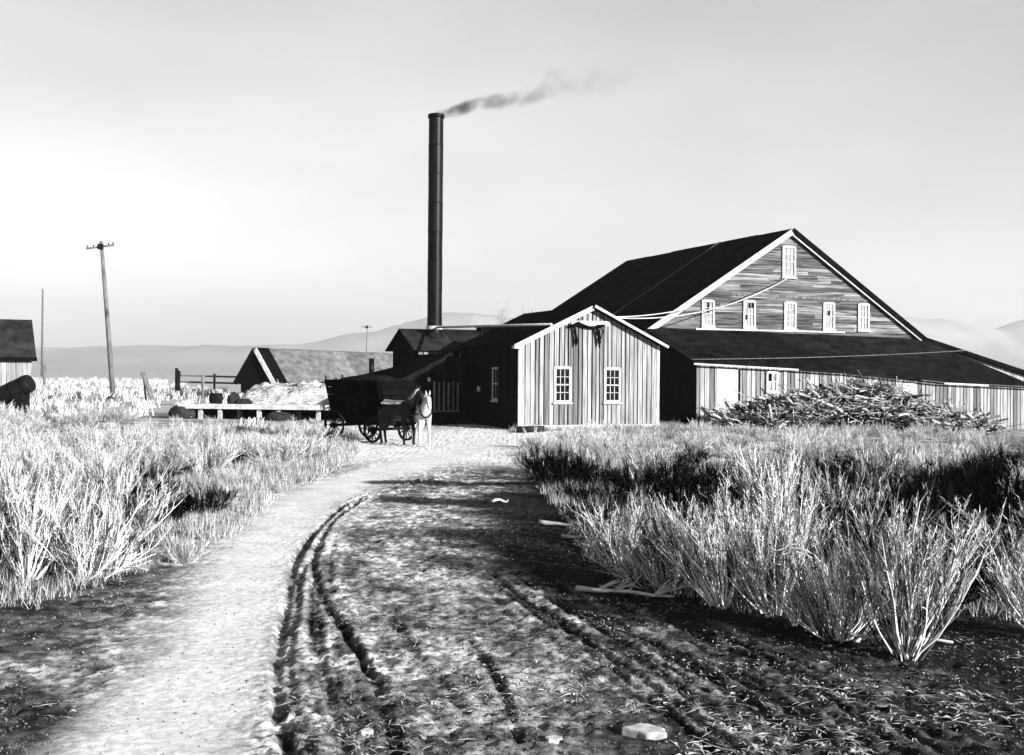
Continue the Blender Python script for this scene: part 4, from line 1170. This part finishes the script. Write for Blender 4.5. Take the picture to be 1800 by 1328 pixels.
def lb(y_): return float(np.interp(y_, [9, 12, 14, 16, 19, 22, 24, 31, 36, 42, 50, 60], [-6, -5.6, -5.2, -5.0, -5.2, -5.5, -5.2, -5.3, -5.9, -6.7, -8.5, -13]))
# dark scrub clumps; those in the gaps are filled in as black shade
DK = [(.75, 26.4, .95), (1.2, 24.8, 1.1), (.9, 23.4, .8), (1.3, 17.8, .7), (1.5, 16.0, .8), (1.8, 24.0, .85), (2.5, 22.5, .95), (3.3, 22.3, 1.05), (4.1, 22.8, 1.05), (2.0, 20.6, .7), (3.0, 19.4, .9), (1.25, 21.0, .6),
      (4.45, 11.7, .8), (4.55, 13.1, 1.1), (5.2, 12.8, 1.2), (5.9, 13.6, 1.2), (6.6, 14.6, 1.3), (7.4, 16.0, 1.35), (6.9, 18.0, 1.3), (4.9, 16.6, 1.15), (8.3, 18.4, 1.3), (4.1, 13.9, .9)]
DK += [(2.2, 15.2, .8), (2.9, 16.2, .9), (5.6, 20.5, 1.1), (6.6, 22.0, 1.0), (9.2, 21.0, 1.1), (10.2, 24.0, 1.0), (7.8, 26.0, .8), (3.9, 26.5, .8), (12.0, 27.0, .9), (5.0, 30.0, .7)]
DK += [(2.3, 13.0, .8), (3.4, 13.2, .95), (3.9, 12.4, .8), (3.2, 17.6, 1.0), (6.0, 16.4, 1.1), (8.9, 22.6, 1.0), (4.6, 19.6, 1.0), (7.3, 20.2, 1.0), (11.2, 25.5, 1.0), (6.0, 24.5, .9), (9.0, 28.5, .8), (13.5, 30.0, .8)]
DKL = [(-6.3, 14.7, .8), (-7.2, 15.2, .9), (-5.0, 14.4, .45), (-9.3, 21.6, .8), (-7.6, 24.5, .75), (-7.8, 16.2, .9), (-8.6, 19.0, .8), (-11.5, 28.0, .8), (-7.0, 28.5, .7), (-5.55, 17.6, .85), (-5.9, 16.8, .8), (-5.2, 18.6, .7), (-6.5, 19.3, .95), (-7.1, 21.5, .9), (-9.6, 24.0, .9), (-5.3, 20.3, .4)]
def lab_d(x, y_):
    if y_ > 28: return 'low dark scrub bush between the pale bushes before the wood pile'
    if x - rb(y_) < 1.6: return 'dark leafy scrub bush along the road edge right of the tracks'
    if y_ < 16: return 'dark leafy scrub bush filled in as black shade behind the tallest bush'
    return 'dark leafy scrub bush deep in the thicket right of the road'
random.seed(93)
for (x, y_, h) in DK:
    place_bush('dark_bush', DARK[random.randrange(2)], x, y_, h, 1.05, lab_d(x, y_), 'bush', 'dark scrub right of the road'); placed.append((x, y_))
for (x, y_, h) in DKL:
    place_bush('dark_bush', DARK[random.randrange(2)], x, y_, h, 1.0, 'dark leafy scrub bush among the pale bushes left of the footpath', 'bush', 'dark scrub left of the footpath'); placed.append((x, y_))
def scatter(n, side, y0, y1, sp, hf, label, group, name='dry_bush', variants=PALE):
    c = 0; tries = 0
    while c < n and tries < n * 60:
        tries += 1
        y_ = math.sqrt(random.uniform(y0 * y0, y1 * y1))
        lim = .47 * y_ + 1.2
        if side > 0:
            x0 = rb(y_)
            if lim <= x0: continue
            x = random.uniform(x0 + .2, lim)
            v = Vector((x, y_, 0)) - O
            a, b = v.dot(U), v.dot(W)
            if a > -1 and a < 10.4 and b > -1.2: continue
            if a >= 10.4 and b > 2.6: continue
            if abs(x - 15.6) < 6.4 and abs(y_ - 49.6) < 2.4: continue
        else:
            x1 = lb(y_)
            x = random.uniform(-lim, x1 - .2)
            if abs(x + 12) < 5 and y_ > 50: continue
        d = sp * (.75 + y_ * .018)
        if any((x - p[0]) ** 2 + (y_ - p[1]) ** 2 < d * d for p in placed): continue
        placed.append((x, y_))
        h = hf(y_) * random.choice((.5, .7, .85, 1.0, 1.1, 1.2))
        if y_ > 33 and -17.5 < x < -5: h *= .4
        if 3.2 < x < 5.2 and y_ < 13.5: continue
        vs = (PALE if random.random() < .6 else SOFT[:2]) if y_ < 19 else ((MID + SOFT[2:]) if side > 0 and y_ < 26 else SOFT)
        if side < 0 and y_ < 19 and random.random() < .5: vs = SOFT[:2]
        place_bush(name, vs[random.randrange(len(vs))], x, y_, h, random.uniform(.95, 1.3), label(x, y_), 'bush', group, (random.gauss(-.02, .1), random.gauss(0, .08)))
        c += 1
    return c
def lab_r(x, y_):
    if y_ > 36 and x > 8.5: return 'low pale bush at the foot of the wood pile'
    if y_ > 34: return 'low pale bush on the strip before the whitewashed gable'
    if x - rb(y_) < 1.3: return 'pale dry bush along the road edge right of the wheel tracks'
    if y_ < 18: return 'tall pale dry bush standing just behind the front row right of the tracks'
    return 'pale dry bush deep inside the thicket between the road and the wood pile'
def lab_l(x, y_):
    if y_ > 38 and x > -17: return 'low pale bush before the timber platform and straw heap'
    if y_ > 38: return 'low pale bush before the cabin and iron tank'
    if lb(y_) - x < 1.4: return 'pale dry bush along the edge of the dusty footpath'
    if y_ < 20: return 'tall pale dry bush behind the fan-shaped bush left of the footpath'
    return 'pale dry bush deep inside the thicket left of the footpath'
random.seed(95)
nr_ = scatter(105, 1, 11.5, 47, 1.05, lambda y_: float(np.interp(y_, [11, 20, 28, 36, 47], [1.3, 1.3, 1.0, .75, .6])), lab_r, 'pale bushes right of the road')
nl_ = scatter(140, -1, 13.5, 52, .95, lambda y_: float(np.interp(y_, [12, 18, 26, 40, 52], [1.3, 1.2, 1.1, 1.0, .9])), lab_l, 'pale bushes left of the footpath')
print('bushes', nr_, nl_)

# far brush, too many to tell apart: one object
random.seed(97)
fb = NB()
for i in range(1500):
    y_ = math.sqrt(random.uniform(46 ** 2, 190 ** 2))
    x = random.uniform(-.5 * y_, .5 * y_)
    v = Vector((x, y_, 0)) - O; a, b = v.dot(U), v.dot(W)
    if -5 < a < 38 and b > -1.5: continue
    if abs(x + 11.5) < 5.2 and 50.5 < y_ < 58: continue
    if x > -4 and y_ < 60: continue
    h = random.uniform(.4, .85)
    for j in range(34):
        fb.t += [random.choice((.3, .8, 1.0, 1.0))] * 4
        az = random.uniform(0, 2 * PI); sp = random.random() ** .6 * .6; L = h * random.uniform(.55, 1.0)
        bx, by = x + random.gauss(0, .22), y_ + random.gauss(0, .2)
        z0 = gz(x, y_)
        w_ = random.uniform(.02, .05)
        b0 = len(fb.v)
        tx, ty = bx + math.cos(az) * sp * L, by + math.sin(az) * sp * L
        fb.v += [(bx - w_, by, z0 - .02), (bx + w_, by, z0 - .02), (tx + w_ * .4, ty, z0 + L), (tx - w_ * .4, ty, z0 + L)]
        fb.f.append((b0, b0 + 1, b0 + 2, b0 + 3))
fo_ = link('far_brush', fb.mesh('far_brush', M['bush'])); tag(fo_, 'pale low brush covering the far flat beyond the thickets', 'brush', kind='stuff')

# dry grass tufts between the bushes
random.seed(99)
gr = NB()
def tuft(x, y_, h, n, w):
    z0 = gz(x, y_)
    for j in range(n):
        az = random.uniform(0, 2 * PI); sp = random.random() * .7; L = h * random.uniform(.4, 1.0)
        bx, by = x + random.gauss(0, .05), y_ + random.gauss(0, .05)
        a = random.uniform(0, PI); wx, wy = math.cos(a) * w, math.sin(a) * w
        b0 = len(gr.v)
        gr.v += [(bx - wx, by - wy, z0 - .02), (bx + wx, by + wy, z0 - .02), (bx + math.cos(az) * sp * L, by + math.sin(az) * sp * L, z0 + L)]
        gr.t += [random.choice((.15, .5, .9, 1.0))] * 3
        gr.f.append((b0, b0 + 1, b0 + 2))
for i in range(10000):
    y_ = random.uniform(3.35, 6.9) ** 2
    s = random.random() < .5
    if s:
        x = rb(y_) - .3 + random.expovariate(.25)
        v = Vector((x, y_, 0)) - O
        if (v.dot(U) > -.5 and v.dot(W) > -.3): continue
    else: x = lb(y_) + .9 - random.expovariate(.25)
    if abs(x) > .5 * y_ + 1: continue
    tuft(x, y_, random.uniform(.08, .3) * (1 if y_ < 20 else 1.2), 12, .0012 + .00022 * y_)
for i in range(260):   # strip of grass against the whitewashed gable
    a = random.uniform(-.4, 10.3); p = loc(a, random.uniform(-.9, -.1) if a < 6.6 else random.uniform(-.9, 3.2))
    tuft(p.x, p.y, random.uniform(.12, .35), 12, .014)
go = link('dry_grass', gr.mesh('dry_grass', M['bush'])); tag(go, 'short dry grass between the bushes', 'grass', kind='stuff')

# ------------------------------------------------------------------ litter, clods, sticks, stones
random.seed(111)
def scatter_ground(n, ymax, pw, keep):
    y_ = 6.2 + ymax * rng.random(n) ** pw
    x = (rng.random(n) * 2 - 1) * (.5 * y_ + .3)
    k_ = keep(x, y_)
    x, y_ = x[k_], y_[k_]
    ii = np.clip(np.searchsorted(ys, y_), 0, ny_ - 1); jj = np.clip(np.searchsorted(xs, x), 0, nx_ - 1)
    return list(zip(x.tolist(), y_.tolist(), GZ[ii, jj].tolist()))
lt = NB()
for i, (x, y_, z0) in enumerate(scatter_ground(30000, 11, 1.6, lambda x, y_: (pdist(x, y_, PATH) > .7 + .5 * rng.random(len(x))) & (fbm(x * 1.1 + 30, y_ * 1.1, 3) > .42 + .2 * rng.random(len(x))))):
    s = random.uniform(.006, .024) * (1.6 if y_ < 8.6 else 1); a = random.uniform(0, 2 * PI); c, sn = math.cos(a) * s, math.sin(a) * s
    b0 = len(lt.v); k_ = random.uniform(.3, .6); up = random.uniform(.003, .02)
    if i % 3: k_ = random.uniform(.05, .1); c *= 2.6; sn *= 2.6
    lt.v += [(x - c, y_ - sn, z0 + .008), (x + sn * k_, y_ - c * k_, z0 + .008 + up), (x + c, y_ + sn, z0 + .01 + up * random.random()), (x - sn * k_, y_ + c * k_, z0 + .008 + up)]
    lt.f.append((b0, b0 + 1, b0 + 2, b0 + 3))
lo_ = link('leaf_litter', lt.mesh('leaf_litter', M['litter'])); tag(lo_, 'scattered dead leaves and chaff on the churned soil', 'litter', kind='stuff')
cl = NB()
for (x, y_, z0) in scatter_ground(26000, 13, 1.5, lambda x, y_: (pdist(x, y_, PATH) > .75) | (rng.random(len(x)) < .1)):
    s = random.uniform(.004, .014) * (1.8 if random.random() < .08 else 1)
    b0 = len(cl.v)
    for (dx, dy, dz_) in ((1, 0, 0), (0, 1, 0), (-1, 0, 0), (0, -1, 0), (0, 0, 1)):
        cl.v.append((x + dx * s * random.uniform(.6, 1.2), y_ + dy * s * random.uniform(.6, 1.2), z0 + dz_ * s * random.uniform(.5, .9)))
    for k_ in range(4): cl.f.append((b0 + k_, b0 + (k_ + 1) % 4, b0 + 4))
co2 = link('soil_clods', cl.mesh('soil_clods', M['clod'])); tag(co2, 'loose soil clods strewn over the wheel tracks', 'clods', kind='stuff')

def stick(name, p, q, r, label, cat='stick', m='palewood', z=.05, forks=0):
    p, q = Vector(p), Vector(q)
    root = empty(name, (p.x, p.y, gz(p.x, p.y)), 0, label, cat)
    d = q - p
    n_ = 6
    pts = [(d.x * t + random.gauss(0, .025), d.y * t + random.gauss(0, .035), z + random.uniform(-.02, .03)) for t in np.linspace(0, 1, n_)]
    MB().tube(pts, [r * random.uniform(.7, 1.15) * (1 - .5 * t) for t in np.linspace(0, 1, n_)], 7).build('limb', M[m], root, True)
    for k_ in range(forks):
        i = random.randrange(1, n_ - 1); s = pts[i]
        e = (s[0] + d.x * random.uniform(.1, .3) + random.gauss(0, .08), s[1] + random.gauss(0, .15), s[2] + random.uniform(.05, .22))
        MB().tube([s, ((s[0] + e[0]) / 2, (s[1] + e[1]) / 2 + .02, (s[2] + e[2]) / 2), e], [r * .5, r * .4, r * .15], 5).build('twig', M[m], root)
    return root
random.seed(121)
stick('fallen_branch', (.72, 12.35), (1.75, 11.85), .032, 'thick bleached fallen branch with twigs at the road edge', 'branch', forks=14)
stick('stick', (.45, 17.6), (1.2, 17.3), .04, 'longer pale stick lying in the dark soil by the road', z=.06)
stick('stick', (.72, 16.3), (1.25, 16.2), .03, 'shorter crooked pale stick lying below the longer one', z=.06, forks=2)
stick('stick', (3.1, 10.0), (3.95, 9.75), .022, 'thin pale stick lying across the foot of the tallest bush', z=.12, forks=2)
stick('stick', (-5.0, 13.0), (-4.3, 13.0), .02, 'thin pale stick lying under the fan-shaped bush', z=.1)
stick('stick', (-.35, 20.2), (.0, 20.35), .035, 'stubby pale stick in the shade across the road', z=.06)
random.seed(131)
hp = empty('twig_hoop', (2.78, 10.75, gz(2.78, 10.75)), 0, 'round hoop of bent pale twigs at the foot of the bushes', 'twigs')
ring = []
for k_ in range(25):
    a = R(-60 + 300 * k_ / 24)
    ring.append((.33 * math.cos(a), .04 * math.sin(2 * a), .40 + .3 * math.sin(a)))
for j in range(3):
    MB().tube([(p[0] * (1 + .08 * j) + random.gauss(0, .012), p[1] + .05 * j, p[2] * (1 + .05 * j) + random.gauss(0, .01)) for p in ring], .007, 5).build('hoop', M['palewood'], hp, True)
for k_ in range(6):
    a = R(40 + 20 * k_)
    MB().tube([(.03 * random.gauss(0, 1), .03, .02), (.33 * math.cos(a) * .6, .05, .25), (.34 * math.cos(a), .05, .4 + .3 * math.sin(a))], [.012, .01, .006], 5).build('spoke_twig', M['palewood'], hp)
def slabstone(p, sx, sy, sz, rz, label, seed):
    random.seed(seed)
    n_ = 13
    ang = [2 * PI * k_ / n_ for k_ in range(n_)]
    prof = [random.uniform(.62, 1.12) for _ in ang]
    mb = MB()
    mb.prism([(sx * r_ * math.cos(a), sy * r_ * math.sin(a)) for a, r_ in zip(ang, prof)], 'z', -.03, sz)
    o = mb.build('flat_stone', M['stone']); o.location = (p[0], p[1], gz(*p)); o.rotation_euler = (R(4), R(3), rz)
    bv = o.modifiers.new('bevel', 'BEVEL'); bv.width = .018; bv.segments = 3
    return tag(o, label, 'stone')
slabstone((.93, 7.5), .17, .09, .05, -.2, 'largest flat pale stone lying among the wheel tracks', 3)
slabstone((.30, 7.35), .07, .05, .03, .4, 'small pale stone lying left of the largest flat stone', 5)
slabstone((-.98, 7.5), .06, .05, .03, 1.0, 'small pale stone lying between the two deep wheel ruts', 6)

# ------------------------------------------------------------------ the air
hz = MB().box(-7200, 7200, -400, 7200, -8, 420).build('haze', None)
hm = bpy.data.materials.new('haze_air'); hm.use_nodes = True
hn, hl = hm.node_tree.nodes, hm.node_tree.links
hn.clear()
ho = hn.new('ShaderNodeOutputMaterial'); hv = hn.new('ShaderNodeVolumePrincipled')
hv.inputs['Color'].default_value = g3(.95)
hv.inputs['Density'].default_value = 1.5e-4
hv.inputs['Anisotropy'].default_value = 0.35
hl.new(hv.outputs[0], ho.inputs['Volume'])
hz.data.materials.clear(); hz.data.materials.append(hm)
tag(hz, kind='stuff')
